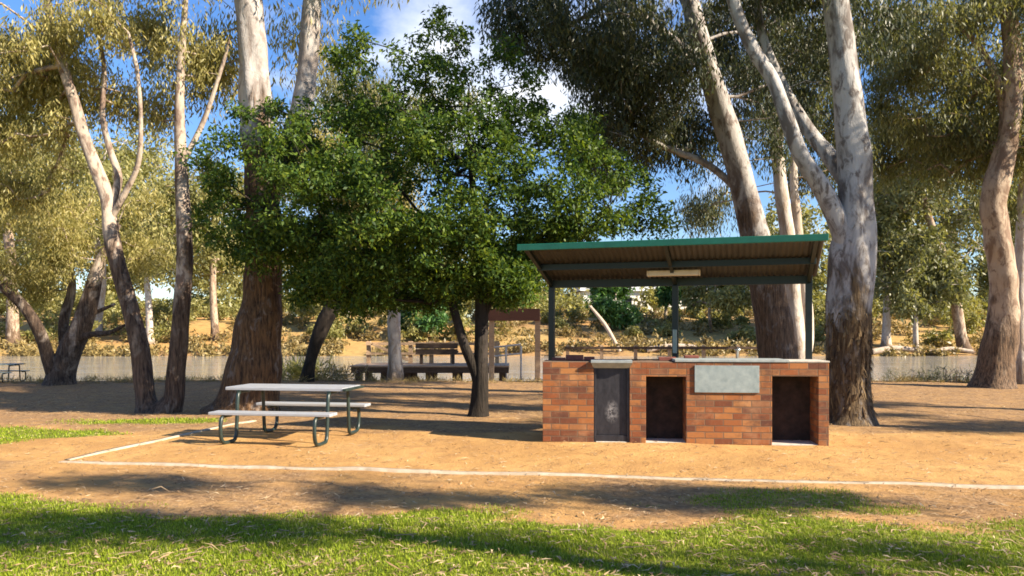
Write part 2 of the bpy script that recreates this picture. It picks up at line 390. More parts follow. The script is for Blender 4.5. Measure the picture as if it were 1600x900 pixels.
ys = np.concatenate([np.linspace(-60, 3, 16), np.arange(3.1, 30, .12), np.linspace(30.3, 112, 90), np.geomspace(114, 1500, 24)])
X, Y = np.meshgrid(xs, ys); Z = terrain(X, Y)
nx, ny = len(xs), len(ys)
ii = (np.arange(ny-1)[:,None]*nx+np.arange(nx-1)[None]).reshape(-1)
gq = np.stack([ii, ii+1, ii+nx+1, ii+nx], -1)
ground = mesh_np('ground', np.stack([X, Y, Z], -1).reshape(-1,3), gq, M['ground'], smooth=True)
tag(ground, kind='structure')
gm = grass_mask(X, Y)
litter = np.clip((Y-11.0)/1.6+(fbm(X*.5, Y*.9, 51)-.45)*4, 0, 1)*np.clip((26-Y)/3, 0, 1)
litter = np.maximum(litter, np.clip((Y-75)/2, 0, 1)*np.clip((86+5*(fbm(X*.15, Y*.15, 55)-.5)-Y)/2, 0, 1)*.9)
litter = np.maximum(litter, np.clip((Y-86)/4, 0, 1)*np.clip((fbm(X*.09, Y*.13, 57)-.46)*6, 0, .9))
inside = (Y > 9-.142*(X+5.28)) & (X > -5.1) & (Y < 11.6)
litter = np.where(inside, litter*.15, litter)
fore = (Y < 9-.142*(X+5.28)); litter = np.where(fore, np.maximum(litter, np.clip((fbm(X*.7+9, Y*1.5, 61)-.38)*4, .15, .9)), litter)
straw = np.clip((Y-76)/6, 0, 1)*np.clip(.55+(fbm(X*.11, Y*.11, 71)-.5)*3, .1, 1)
ca = ground.data.color_attributes.new('cover', 'FLOAT_COLOR', 'POINT')
ca.data.foreach_set('color', np.stack([gm, litter, straw, np.ones_like(gm)], -1).astype(np.float32).ravel())

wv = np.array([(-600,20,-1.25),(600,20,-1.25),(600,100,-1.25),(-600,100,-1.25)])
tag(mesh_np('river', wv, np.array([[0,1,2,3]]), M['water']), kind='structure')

# ---- grass blades
def blades(n, x0, x1, y0, y1, seed, hmin, hmax, wd):
    g = np.random.default_rng(seed)
    x = g.uniform(x0, x1, n); y = g.uniform(y0, y1, n)
    m = grass_mask(x, y); keep = g.random(n) < np.clip((m-.15)*1.5, 0, 1)*(.35+.65*np.clip(fbm(x*2.3, y*2.3, 81)*2-.4, 0, 1))
    x = x[keep]; y = y[keep]; k = len(x); z = terrain(x, y)
    h = g.uniform(hmin, hmax, k)*(.6+.8*fbm(x*1.7, y*1.7, 83)); a = g.uniform(0, 6.28, k); ln = g.uniform(.1, 1.0, k)*h
    d = np.stack([np.cos(a), np.sin(a)], -1); wv_ = np.stack([-d[:,1], d[:,0]], -1)*wd*.5
    b = np.stack([x, y, z-.005], -1); p1 = b.copy(); p1[:,:2] -= wv_; p2 = b.copy(); p2[:,:2] += wv_
    m1 = b+np.stack([d[:,0]*ln*.35, d[:,1]*ln*.35, h*.65], -1)
    m2 = m1.copy(); m1[:,:2] -= wv_*.8; m2[:,:2] += wv_*.8
    tip = b+np.stack([d[:,0]*ln, d[:,1]*ln, h], -1)
    v = np.stack([p1, p2, m2, m1, tip], 1).reshape(-1,3); o = np.arange(k)*5
    return v, np.stack([o, o+1, o+2, o+3], -1), np.stack([o+3, o+2, o+4], -1)
va, qa, ta = blades(300000, -4.9, 4.9, 4.4, 7.9, 1, .010, .036, .006)
vb, qb, tb = blades(42000, -10.5, -4.0, 9.6, 13.6, 2, .012, .042, .011)
tag(mesh_np('grass', np.vstack([va, vb]), np.vstack([qa, qb+len(va)]), M['grass'], tris=np.vstack([ta, tb+len(va)])), 'short green lawn grass growing at the front of the dirt', 'grass', kind='stuff')
# ---- fallen leaves and bark
def scatter(n, seed):
    g = np.random.default_rng(seed)
    y = 4.5+g.random(n)**1.5*19; x = (g.random(n)*2-1)*(y*.70+.3)
    keep = g.random(n) < np.where(y < 7.6, .5, .32+np.clip(fbm(x*.6, y*.8, 91)*2-.6, 0, 1)*np.clip((y-11)/2, .12, 1))
    x = x[keep]; y = y[keep]; k = len(x)
    z = terrain(x, y)+.012+g.uniform(0, .022, k)*(y < 7.2)
    L = g.uniform(.03, .105, k)*(1+(g.random(k) < .08)*g.uniform(0, 1.2, k)); W = g.uniform(.007, .017, k); a = g.uniform(0, 6.28, k)
    d = np.stack([np.cos(a), np.sin(a), g.uniform(-.25, .25, k)], -1); wv_ = np.stack([-np.sin(a), np.cos(a), g.uniform(-.5, .5, k)], -1)*W[:,None]
    c = np.stack([x, y, z], -1); up = np.zeros((k,3)); up[:,2] = g.uniform(-.1, .35, k)*L
    bend = wv_*g.uniform(-2, 2, k)[:,None]
    v = np.stack([c-d*L[:,None]/2, c+up*.6+wv_/2+bend, c+d*L[:,None]/2+up*.3, c+up*.6-wv_/2+bend], 1).reshape(-1,3)
    v[:,2] = np.maximum(v[:,2], terrain(v[:,0], v[:,1])+.004)
    return v, np.arange(k*4).reshape(-1,4)
vl, ql = scatter(34000, 7)
tag(mesh_np('leaf_litter', vl, ql, M['litter']), 'scatter of dry curled gum leaves and bark strips on the ground', 'fallen leaves', kind='stuff')

g = np.random.default_rng(60); tv, tq, off = [], [], 0
for _ in range(300):
    y = 4.7+g.random()**1.3*15; x = g.uniform(-1, 1)*(y*.68); L = g.uniform(.03, .17); a = g.uniform(0, 3.14)
    if -5.2 < x < 4.6 and 8.6 < y < 11.5 and g.random() < .7: continue
    d = np.array([math.cos(a), math.sin(a), 0]); n_ = np.array([-d[1], d[0], 0]); z = terrain(np.array([x]), np.array([y]))[0]+.012+(.02 if y < 6.6 else 0)
    p = np.array([[x,y,z]]) + d*np.linspace(-.5, .5, 4)[:,None]*L+n_*g.normal(0, .06, 4)[:,None]*L+np.array([0,0,1])*g.uniform(0, .012, 4)[:,None]
    r_ = g.uniform(.0015, .0042); v, q = tube_np(p, np.full(4, r_), 5); tv.append(v); tq.append(q+off); off += len(v)
tag(mesh_np('fallen_twigs', np.vstack(tv), np.vstack(tq), M['twig'], None, True), 'thin dry twigs lying scattered over the dirt and lawn', 'twigs', kind='stuff')
# ------------------------------------------------------------------ pale edging
def edging(pts, w=.085):
    p = spline([(*q, 0) for q in pts], .25)[:,:2]; g = np.random.default_rng(3)
    t = np.gradient(p, axis=0); t /= np.linalg.norm(t, axis=1)[:,None]; nrm = np.stack([-t[:,1], t[:,0]], -1)
    k = len(p); wv_ = w/2*(1+.25*(g.random(k)-.5)); zt = terrain(p[:,0], p[:,1])+.007+.020*np.clip(fbm(p[:,0]*.9+3, p[:,1]*.9, 15, 3)*2.2-.55, 0, 1)+.006*g.random(k)
    a = np.c_[p-nrm*wv_[:,None], zt]; b = np.c_[p+nrm*wv_[:,None], zt]; c = a.copy(); c[:,2] -= .12; d = b.copy(); d[:,2] -= .12
    v = np.stack([c, a, b, d], 1).reshape(-1,3); i = np.arange(k-1)[:,None]*4; j = np.arange(3)[None]
    q = np.stack([i+j, i+j+1, i+4+j+1, i+4+j], -1).reshape(-1,4); return v, q
v1, q1 = edging([(-5.28,8.99), (-2,8.50), (1.5,8.02), (5.02,7.53), (8.5,7.05), (13,6.45)])
tag(mesh_np('edging_strip', v1, q1, M['edging']), 'long pale timber edging strip along the front of the dirt pad', 'edging')
v2, q2 = edging([(-5.28+.02,9.08), (-4.95,10.6), (-4.66,12.0), (-4.4,13.1)])
tag(mesh_np('edging_strip', v2, q2, M['edging']), 'short pale edging strip running back past the picnic table toward the big trunk', 'edging')

# ------------------------------------------------------------------ brick barbecue and shelter
L0 = np.array([.425, 10.63]); R0 = np.array([4.22, 10.22])
ang = math.atan2(*(R0-L0)[::-1]); WID = 3.815; H = 1.11; D = .60
bb = empty('brick_barbecue', (*L0, 0), ang, 'long red brick barbecue counter with dark fireplace openings under the tin shelter', 'barbecue')
b = MB()
b.box(0, .70, 0, D, 0, H-.003)
b.box(.70, 1.19, .30, D, 0, H-.06)
b.box(1.19, 1.41, .0, D, 0, H)
b.box(1.41, 1.95, 0, D, .91, H-.002)
b.box(1.95, 3.08, 0, D, 0, H-.004)
b.box(3.08, 3.68, 0, D, .925, H-.002)
b.box(3.68, WID, 0, D, 0, H)
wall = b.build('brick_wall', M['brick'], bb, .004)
for u0, u1, zt in ((1.41,1.95,.91), (3.08,3.68,.925)):
    b = MB(); b.box(u0+.002, u1-.002, .40, D-.01, .0, zt-.003); b.build('firebox_back', M['soot_brick'], bb)
b = MB(); b.box(1.80, 3.30, -.012, D+.01, H+.001, H+.034); b.build('countertop', M['steel_top'], bb, .004)
b = MB(); b.box(3.303, WID+.01, -.006, D, H+.001, H+.022); b.build('coping', M['concrete'], bb, .004)
b = MB(); b.box(2.06, 2.91, -.022, -.002, .70, 1.065); b.build('metal_plate', M['plate'], bb, .003)
# black steel ash hopper with flared lip
b = MB()
b.box(.705, 1.185, .045, .075, .10, H-.09)
b.box(.705, .735, .012, .045, .0, H-.09); b.box(1.155, 1.185, .012, .045, .0, H-.09)
b.box(.735, 1.155, .025, .075, .0, .098)
hp = b.build('steel_hopper', M['hopper'], bb, .004)
b = MB()
b.add([(.70,.02,H-.09),(1.19,.02,H-.09),(1.19,.29,H-.09),(.70,.29,H-.09),(.665,-.07,H-.012),(1.225,-.07,H-.012),(1.225,.30,H-.012),(.665,.30,H-.012),
       (.665,-.07,H+.018),(1.225,-.07,H+.018),(1.225,.30,H+.018),(.665,.30,H+.018)],
      [(0,3,2,1),(0,1,5,4),(1,2,6,5),(2,3,7,6),(3,0,4,7),(4,5,9,8),(5,6,10,9),(6,7,11,10),(7,4,8,11),(8,9,10,11)])
b.build('hopper_lip', M['steel_top'], hp)
b = MB()
for u0, u1, h in ((.10,.30,.035), (.30,.56,.075), (.56,.72,.05)): b.box(u0, u1-.006, .44, .56, H, H+h)
b.build('brick_upstand', M['fire_brick'], bb, .006)
b = MB(); b.box(1.62, 1.86, .44, .55, H, H+.05); b.box(1.98, 2.18, .45, .56, H+.036, H+.075)
b.build('brick_upstand', M['fire_brick'], bb, .006)
b = MB(); b.tube([(2.72,.5,H+.03),(2.72,.5,H+.15),(2.72,.47,H+.175),(2.72,.42,H+.175),(2.72,.40,H+.14)], .013, 8); b.box(2.68, 2.76, .485, .515, H+.15, H+.163)
b.build('tap', M['chrome'], bb, 0, True)
b = MB(); b.box(.02, WID-.02, .015, D-.02, -.05, .014); tag(b.build('concrete_slab', M['concrete'], None, .01, False, (*L0, 0), ang), 'thin concrete slab under the brick barbecue', 'slab')

sh = empty('picnic_shelter', (.107, 10.72, 0), R(-17.5), 'small skillion shelter with green edged corrugated roof on three dark posts', 'shelter')
def rz_(u, v):       # underside height of the roof
    return 2.655+(2.24-2.655)*v/1.47
U0, U1, V0, V1 = 0, 3.97, 0, 1.47
nu = 240; us = np.linspace(U0, U1, nu); vs = np.linspace(V0, V1, 6)
UU, VV = np.meshgrid(us, vs); ZZ = rz_(UU, VV)+.075+.011*np.sin(UU*2*np.pi/.076)
i0 = (np.arange(5)[:,None]*nu+np.arange(nu-1)[None]).reshape(-1)
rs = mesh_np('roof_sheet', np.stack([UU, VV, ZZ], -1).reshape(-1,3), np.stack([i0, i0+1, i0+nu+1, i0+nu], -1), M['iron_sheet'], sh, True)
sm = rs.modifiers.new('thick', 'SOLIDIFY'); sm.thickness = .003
b = MB()
b.add([(U0-.03,V0-.03,rz_(U0,V0)-.005),(U1+.03,V0-.03,rz_(U1,V0)-.005),(U1+.03,V0-.006,rz_(U1,V0)-.005),(U0-.03,V0-.006,rz_(U0,V0)-.005),
       (U0-.03,V0-.03,rz_(U0,V0)+.082),(U1+.03,V0-.03,rz_(U1,V0)+.082),(U1+.03,V0-.006,rz_(U1,V0)+.085),(U0-.03,V0-.006,rz_(U0,V0)+.085)],
      [(0,3,2,1),(4,5,6,7),(0,1,5,4),(1,2,6,5),(2,3,7,6),(3,0,4,7)])
b.build('fascia', M['green_paint'], sh, .006)
for v, hh in ((.72, .09), (V1-.07, .12)):
    b = MB(); b.bar((U0+.06, v, rz_(U0, v)+.060-hh/2), (U1-.06, v, rz_(U1, v)+.060-hh/2), .055, hh); b.build('beam', M['dark_green'], sh, .004)
PV = V1-.07
for u in (.10, 2.0, 3.86):
    b = MB()
    b.add([(u-.025,V0+.02,rz_(u,V0)+.0),(u+.025,V0+.02,rz_(u,V0)+.0),(u+.025,V1-.01,rz_(u,V1)-.06),(u-.025,V1-.01,rz_(u,V1)-.06),
           (u-.025,V0+.02,rz_(u,V0)+.045),(u+.025,V0+.02,rz_(u,V0)+.045),(u+.025,V1-.01,rz_(u,V1)+.045),(u-.025,V1-.01,rz_(u,V1)+.045)],
          [(0,3,2,1),(4,5,6,7),(0,1,5,4),(1,2,6,5),(2,3,7,6),(3,0,4,7)])
    b.build('rafter', M['dark_green'], sh, .003)
    b = MB(); b.box(u-.045, u+.045, PV-.045, PV+.045, -.05, rz_(u, PV)-.055); pass
    b.build('post', M['dark_green'], sh, .004)
b = MB(); zl = rz_(1.72, 1.0)-.0; b.box(1.66, 2.37, .92, 1.05, zl-.05, zl+.03); b.box(1.64, 1.66, .915, 1.055, zl-.055, zl+.031); b.box(2.37, 2.39, .915, 1.055, zl-.055, zl+.031)
b.build('light_fitting', M['light_case'], sh, .01)
b = MB(); b.box(1.97, 2.03, PV-.10, PV-.05, 1.2, 1.55); b.build('power_box', M['old_bench'], sh, .005)

# ------------------------------------------------------------------ picnic tables
def picnic_table(loc, rz, label, mt, ms, L=1.72):
    t = empty('picnic_table', loc, rz, label, 'picnic table')
    b = MB()
    for v in (-.24, 0, .24): b.box(-L/2, L/2, v-.108, v+.108, .705, .75)
    b.build('tabletop', mt, t, .008)
    for s in (-1, 1):
        b = MB(); b.box(-L/2, L/2, s*.66-.13, s*.66-.009, .405, .445); b.box(-L/2, L/2, s*.66+.009, s*.66+.13, .405, .445); b.build('seat', mt, t, .008)
    for e in (-1, 1):
        u = e*(L/2-.20)
        for s in (-1, 1):
            c = [(u, s*.05, .685), (u, s*.28, .685), (u, s*.345, .66), (u, s*.37, .60), (u, s*.40, .20), (u, s*.42, .07), (u, s*.47, .03), (u, s*.53, .025), (u, s*.68, .025),
                 (u, s*.765, .05), (u, s*.81, .12), (u, s*.82, .22), (u, s*.81, .33), (u, s*.76, .385), (u, s*.55, .388)]
            b = MB(); b.tube(spline(c, .05), .026, 10); b.build('leg', ms, t, 0, True)
        b = MB(); b.bar((u, -.36, .693), (u, .36, .693), .05, .022); b.build('crossbar', ms, t)
    b = MB(); b.box(L/2+.001, L/2+.05, -.36, .36, .708, .742); b.build('end_cap', ms, t, .004)
    return t
picnic_table((-3.10, 10.93, 0), R(-9), 'silver slatted picnic table with dark bent tube legs, near the big brown trunk', M['aluminium'], M['table_tube'])
pt = picnic_table((*P(-4, 593, 22.9)[:2], -.02), R(4), 'distant grey green picnic table at the far left by the river', M['old_bench'], M['dark_green'], 1.7); pt.scale = (.74, .74, .74)

# ------------------------------------------------------------------ trees
def leaf_quads(c, n, sig, size, droop, g, wfac=.22, jit=.5):
    """n leaves about each clump centre"""
    k = len(c)*n; cc = np.repeat(c, n, 0)
    sg = np.repeat(g.uniform(.65, 1.35, (len(c), 1)), n, 0)
    o = g.normal(0, 1, (k, 3)); o /= (np.linalg.norm(o, axis=1)[:,None]+1e-9); o *= (g.random(k)**.45)[:,None]
    p = cc+o*np.array(sig)*1.7*sg
    a = g.normal(0, 1, (k, 3)); a /= np.linalg.norm(a, axis=1)[:,None]
    a = a*(1-droop)+np.array([0, 0, -1.0])*droop+.0; a /= np.linalg.norm(a, axis=1)[:,None]+1e-9
    w = np.cross(a, g.normal(0, 1, (k, 3))); w /= np.linalg.norm(w, axis=1)[:,None]+1e-9
    l = (size*g.uniform(1-jit, 1+jit, k))[:,None]; hw = l*wfac*.5*g.uniform(.8, 1.2, k)[:,None]
    nrm = np.cross(a, w)
    mid = p+a*l*.45+nrm*l*.05
    v = np.stack([p, mid+w*hw, p+a*l, mid-w*hw], 1).reshape(-1, 3)
    return v
def blob_points(blobs, n, g):
    """blobs: rows of x, y, z, rx, ry, rz; n points, shell biased"""
    B = np.array(blobs, float); vol = (B[:,3]*B[:,4]*B[:,5])**.8; i = g.choice(len(B), n, p=vol/vol.sum())
    o = g.normal(0, 1, (n, 3)); o /= np.linalg.norm(o, axis=1)[:,None]; o *= (g.random(n)**.42)[:,None]
    return B[i,:3]+o*B[i,3:6]
def grow(start, targets, g, droop=.0, w_path=.35, tip=.006, expo=.45, rmax=.12, step=.45):
    """joins every clump to the nearest wood; returns tubes (verts, quads)"""
    pos = [np.array(s) for s in start]; par = [-1]*len(pos); path = [0.0]*len(pos); leafc = []
    base_n = len(pos); S = np.array(pos)
    dmin = np.min(np.linalg.norm(targets[:,None]-S[None], axis=2), axis=1)
    chains = []
    A = np.zeros((base_n+len(targets)*30, 3)); A[:base_n] = S; C = np.zeros(len(A)); cnt = base_n
    for ti in np.argsort(dmin):
        t = targets[ti]; dd = np.linalg.norm(A[:cnt]-t, axis=1)
        up = np.clip(A[:cnt,2]-t[2], 0, None)*.5
        j = int(np.argmin(dd+w_path*C[:cnt]+up)); dist = dd[j]
        k = max(1, min(28, int(dist/step))); s0 = A[j].copy(); ch = [j]
        bend = g.normal(0, .10, 3)*dist; bend[2] += .10*dist
        for q in range(1, k+1):
            f = q/k; p = s0*(1-f)+t*f+bend*math.sin(math.pi*f)*.9+g.normal(0, .03, 3)*min(1, dist)*(f < 1)
            A[cnt] = p; C[cnt] = C[j]+dist*f; par.append(ch[-1]); ch.append(cnt); cnt += 1
        chains.append(ch)
    count = np.zeros(cnt); 
    for ch in chains: count[ch[-1]] += 1
    for i in range(cnt-1, base_n-1, -1):
        if par[i] >= 0: count[par[i]] += count[i]
    rad = np.minimum(tip*np.maximum(count, 1)**expo, rmax)
    VV_, QQ = [], []; off = 0
    for ch in chains:
        pts = A[ch]; r = rad[ch].copy(); r[0] = min(r[0], r[1]*1.25) if len(r) > 1 else r[0]
        if len(pts) < 2: continue
        v, q = tube_np(pts, r, 5 if r.max() < .03 else 8)
        VV_.append(v); QQ.append(q+off); off += len(v)
    return np.vstack(VV_), np.vstack(QQ)
def stem(pts, step=.10, sides=22, bmp=.10, seed=0):
    """pts rows: x, y, z, r"""
    s = spline(pts, step); return tube_np(s[:,:3], np.maximum(s[:,3], .006), sides, bmp, seed), s
def px_stem(rows, zlow=None):
    """rows: px, py, d, width px -> x, y, z, r"""
    out = []
    for px, py, d, wpx in rows: out.append([*P(px, py, d), wpx*.43*d/F])
    return np.array(out)
def tree(name, label, base, stems, blobs, nclump, nleaf, sig, size, mat_bark, mat_leaf, seed, droop=.6, wfac=.2, group=None, cat='tree',
         stem_names=None, grow_kw={}, sides=22, bmp=.10, step=.10, voids=.10, vr=.55, clumps=None):
    g = np.random.default_rng(seed); base = np.array(base, float)
    t = empty(name, base, 0, label, cat, group)
    starts = []
    for i, s in enumerate(stems):
        (v, q), sp = stem(s, step, sides if i == 0 else max(12, sides-6), bmp, seed+i)
        nm = (stem_names[i] if stem_names else ('trunk' if i == 0 else 'limb'))
        mesh_np(nm, v-base, q, mat_bark, t, True)
        starts.append(sp[int(len(sp)*(.35 if i == 0 else .25))::max(1, int(.3/step))][:, :3])
    st = np.vstack(starts)
    if nclump:
        c = blob_points(blobs, int(nclump*2.2), g)
        hole = blob_points(blobs, max(3, int(nclump*voids)), g); hr_ = vr*g.uniform(.6, 1.3, len(hole))
        ok = np.all(np.linalg.norm((c[:,None]-hole[None])*np.array([1,.6,1.15]), axis=2) > hr_[None], axis=1); c = c[ok][:nclump]
        if clumps is not None: c = clumps
        v, q = grow(st, c, g, **grow_kw); mesh_np('branches', v-base, q, mat_bark, t, True)
        lv = leaf_quads(c, nleaf, sig, size, droop, g, wfac)
        mesh_np('crown', lv-base, np.arange(len(lv)).reshape(-1,4), mat_leaf, t)
    return t
def pb(px, py, d, r, ry=None, rz=None):
    return [*P(px, py, d), r, ry or r, rz or r*.8]

# central dense tree
def poly_clumps(poly, n, d0, thick, g, dens):
    po = np.array(poly, float); out = []
    lo = po.min(0); hi = po.max(0); a = po; b = np.roll(po, -1, 0)
    holes = []
    while len(out) < n:
        p = g.uniform(lo, hi)
        ins = (((a[:,1] > p[1]) != (b[:,1] > p[1])) & (p[0] < (b[:,0]-a[:,0])*(p[1]-a[:,1])/(b[:,1]-a[:,1]+1e-9)+a[:,0])).sum() % 2
        if not ins: continue
        t = np.clip(((p-a)*(b-a)).sum(1)/((b-a)**2).sum(1), 0, 1); e = np.linalg.norm(a+(b-a)*t[:,None]-p, axis=1).min()
        if g.random() > dens(p): continue
        th = thick*min(1, .12+(e/150)**.6); u = g.uniform(-1, 1); u = math.copysign(abs(u)**.6, u)
        q = P(p[0], p[1], d0+th*u)
        nz = math.sin(q[0]*3.1+q[2]*1.7)*math.sin(q[1]*2.6+1.3*q[0])+math.sin(q[2]*4.1+q[1]*2.3+1)*math.sin(q[0]*1.9+.5)
        if nz < (-.30 if p[1] < 340 else -.75): continue
        out.append(q)
    return np.array(out)
crown_out = [(352,175),(400,150),(470,150),(510,170),(540,130),(505,60),(560,25),(640,55),(690,10),(725,40),(740,95),(775,60),(815,75),(840,130),(850,180),(900,170),(960,225),(1010,265),(1050,330),(1040,362),(940,372),(830,385),(845,450),(800,478),(740,455),(690,488),(640,470),(560,492),(500,462),(465,478),(450,420),(400,425),(345,405),(300,350),(340,300),(275,235),(320,215)]
crown_pts = poly_clumps(crown_out, 1330, 13.8, 1.9, np.random.default_rng(77), lambda p: .26 if p[1] < 165 else (.42 if p[0] < 420 or p[0] > 920 else (.72 if p[1] < 340 else 1.0)))
dT = 13.8
tree('shade_tree', 'dense dark green leafy shade tree with a forked dark trunk in the middle', (*G(747,650)[:2], 0),
     [px_stem([(747,656,dT,46),(748,640,dT,36),(750,600,dT,29),(752,540,dT,25),(752,470,dT,23),(748,400,dT,20),(742,330,dT,15),(735,250,dT,10)]),
      px_stem([(752,625,dT,22),(744,585,dT-.02,20),(726,540,dT-.1,17),(711,490,dT-.15,15),(695,440,dT-.2,12),(665,370,dT-.3,9)]),
      px_stem([(752,500,dT,15),(775,455,dT+.1,14),(815,410,dT+.2,11),(880,360,dT+.3,8)])],
     [pb(640,330,13.5,1.9,2.2,1.5), pb(520,320,13.4,1.5,1.8,1.35), pb(850,320,13.9,1.8,2.2,1.4), pb(950,330,14.2,1.0,1.4,.75), pb(720,220,13.9,1.4,1.6,1.1),
      pb(640,120,14.0,.75,.9,.8), pb(580,90,14.1,.55,.8,.6), pb(790,150,14.0,.8,1.0,.7), pb(450,230,13.2,.8,1.0,.7), pb(420,350,13.2,.7,.9,.7), pb(400,250,13.2,.5,.8,.8), pb(375,380,13.3,.35,.6,.5), pb(900,280,13.6,1.2,1.6,1.0), pb(480,420,13.3,.8,1.2,.5), pb(690,60,14,.8,1,.5), pb(560,410,13.3,1.1,1.4,.6), pb(800,410,13.6,1.3,1.5,.5), pb(690,410,13.4,1.3,1.6,.5)],
     1330, 105, (.15,.15,.115), .08, M['dark_bark'], M['leaf_green'], 21, .3, .42, clumps=crown_pts, grow_kw=dict(tip=.0045, rmax=.06))

# tall gum at the right of the shelter
d7 = 12.75
tree('gum_tree', 'thick grey gum trunk with mottled bark standing against the right end of the brick barbecue', (*G(1325,661)[:2], 0),
     [px_stem([(1325,668,d7,112),(1325,650,d7,88),(1324,620,d7,76),(1325,560,d7,76),(1328,500,d7,80),(1330,440,d7,78),(1333,380,d7,76),(1336,320,d7,62),(1334,240,d7,56),(1325,150,d7,51),(1314,60,d7,46),(1300,-40,d7,42),(1290,-160,d7,34),(1300,-300,d7,22)]),
      px_stem([(1336,470,d7+.1,26),(1330,420,d7,36),(1316,360,d7-.08,38),(1290,305,d7-.1,33),(1255,250,d7-.15,29),(1232,195,d7-.2,27),(1210,130,d7-.2,25),(1180,80,d7-.2,24),(1155,30,d7-.2,22),(1135,-30,d7-.2,20),(1090,-140,d7-.2,13)]),
      px_stem([(1330,300,d7+.3,30),(1300,250,d7+.5,29),(1260,200,d7+.7,24),(1225,140,d7+.9,21),(1200,80,d7+1.0,17),(1185,20,d7+1.2,14),(1190,-60,d7+1.3,10)])],
     [pb(1200,-30,13.6,1.1,1.1,.6), pb(1280,130,14.2,.9,1.0,.9), pb(1170,110,14.6,.5,.6,.5), pb(1270,30,14.8,1.0,.9,.7), pb(1390,30,14.2,.7,.9,.7), pb(1340,20,13.4,.7,1.2,.8), pb(1250,-120,12.8,2.0,2.2,1.1), pb(1050,-150,12.5,1.7,1.8,1), pb(1380,-220,13,1.8,2,1.1), pb(1200,-330,13,2.4,2.4,1.2)],
     520, 120, (.19,.19,.26), .115, M['gum_grey'], M['leaf_gum_dark'], 33, .62, .24, voids=.05, vr=.45, grow_kw=dict(tip=.006, rmax=.09), bmp=.11)
def peel(t, z0, z1, n, seed, mat):
    tr = [c for c in t.children if c.name.startswith('trunk')][0]; k = len(tr.data.vertices); co_ = np.zeros(k*3, dtype=np.float32); nr = np.zeros(k*3, dtype=np.float32)
    tr.data.vertices.foreach_get('co', co_); tr.data.vertex_normals.foreach_get('vector', nr); co_ = co_.reshape(-1,3); nr = nr.reshape(-1,3)
    g = np.random.default_rng(seed); idx = np.where((co_[:,2] > z0) & (co_[:,2] < z1))[0]; idx = g.choice(idx, n)
    p = co_[idx]; nn = nr[idx]; L = g.uniform(.05, .22, n)[:,None]; W = g.uniform(.008, .035, n)[:,None]
    dn = np.array([0,0,-1.0])+g.normal(0, .26, (n,3)); sd_ = np.cross(nn, dn); sd_ /= np.linalg.norm(sd_, axis=1)[:,None]
    a = p+nn*.004; m1 = a+dn*L*.5+nn*g.uniform(.002,.016,n)[:,None]; e = a+dn*L+nn*g.uniform(-.005,.028,n)[:,None]
    v = np.stack([a-sd_*W/2, a+sd_*W/2, m1-sd_*W/2, m1+sd_*W/2, e-sd_*W*.2, e+sd_*W*.2], 1).reshape(-1,3); o = np.arange(n)*6
    mesh_np('peeling_bark', v, np.vstack([np.stack([o,o+1,o+3,o+2],-1), np.stack([o+2,o+3,o+5,o+4],-1)]), mat, t)
peel(bpy.data.objects['gum_tree'], .15, 1.9, 800, 5, M['peel'])
# leaning gum behind the shelter
d6 = 17.0
tree('gum_tree', 'tall leaning gum tree rising behind the shelter roof with a dark shaded lower trunk', (*G(1222,624)[:2], 0),
     [px_stem([(1228,632,d6,100),(1224,600,d6,72),(1216,550,d6,64),(1206,490,d6,60),(1192,420,d6,56),(1176,350,d6,52),(1160,290,d6,48),(1142,220,d6,44),(1120,150,d6,40),(1098,80,d6,36),(1080,10,d6,32),(1060,-80,d6,24),(1050,-200,d6,14)]),
      px_stem([(1105,100,d6,20),(1060,70,d6-.3,18),(1010,30,d6-.6,15),(960,-10,d6-.9,11)]),
      px_stem([(1165,310,d6,14),(1110,260,d6+.2,13),(1040,230,d6+.3,10),(980,200,d6+.4,7)])],
     [pb(990,110,16.8,1.6,1.8,1.4), pb(890,60,16,1.7,1.8,1.0), pb(1050,220,18.6,1.2,1.0,1.0), pb(960,230,17.5,1.5,1.4,.9), pb(1130,60,19.4,1.4,1.0,1.1), pb(1190,180,18.3,1.2,1.3,1.3), pb(820,20,15.6,.9,1,.5), pb(1000,-130,16.5,2.6,2.6,1.3), pb(1230,60,18.2,1.3,1.4,1.3), pb(1080,320,19,.8,.9,.5)],
     900, 120, (.22,.22,.30), .125, M['gum'], M['leaf_gum_dark'], 44, .6, .24, voids=.035, vr=.55, grow_kw=dict(tip=.007, rmax=.09))
# two thin pale gums behind it
d9 = 20.0
tree('gum_tree', 'slim pale double stemmed gum just right of the leaning gum behind the shelter', (*G(1245,607)[:2], 0),
     [px_stem([(1250,612,d9,46),(1248,560,d9,32),(1240,470,d9,28),(1232,380,d9,26),(1220,290,d9,24),(1212,200,d9,20),(1215,100,d9,15),(1225,0,d9,9)]),
      px_stem([(1250,590,d9,26),(1262,520,d9+.2,22),(1256,440,d9+.3,20),(1246,350,d9+.4,17),(1240,260,d9+.5,13),(1250,160,d9+.6,9)])],
     [pb(1225,120,20,1.6,1.5,1.3), pb(1280,240,21,1.2,1.3,1.1), pb(1130,330,21.5,1.2,1.2,.7), pb(1250,0,20,1.6,1.6,1)],
     240, 120, (.24,.24,.32), .14, M['gum_pale'], M['leaf_gum_right'], 55, .65, .18, sides=16)
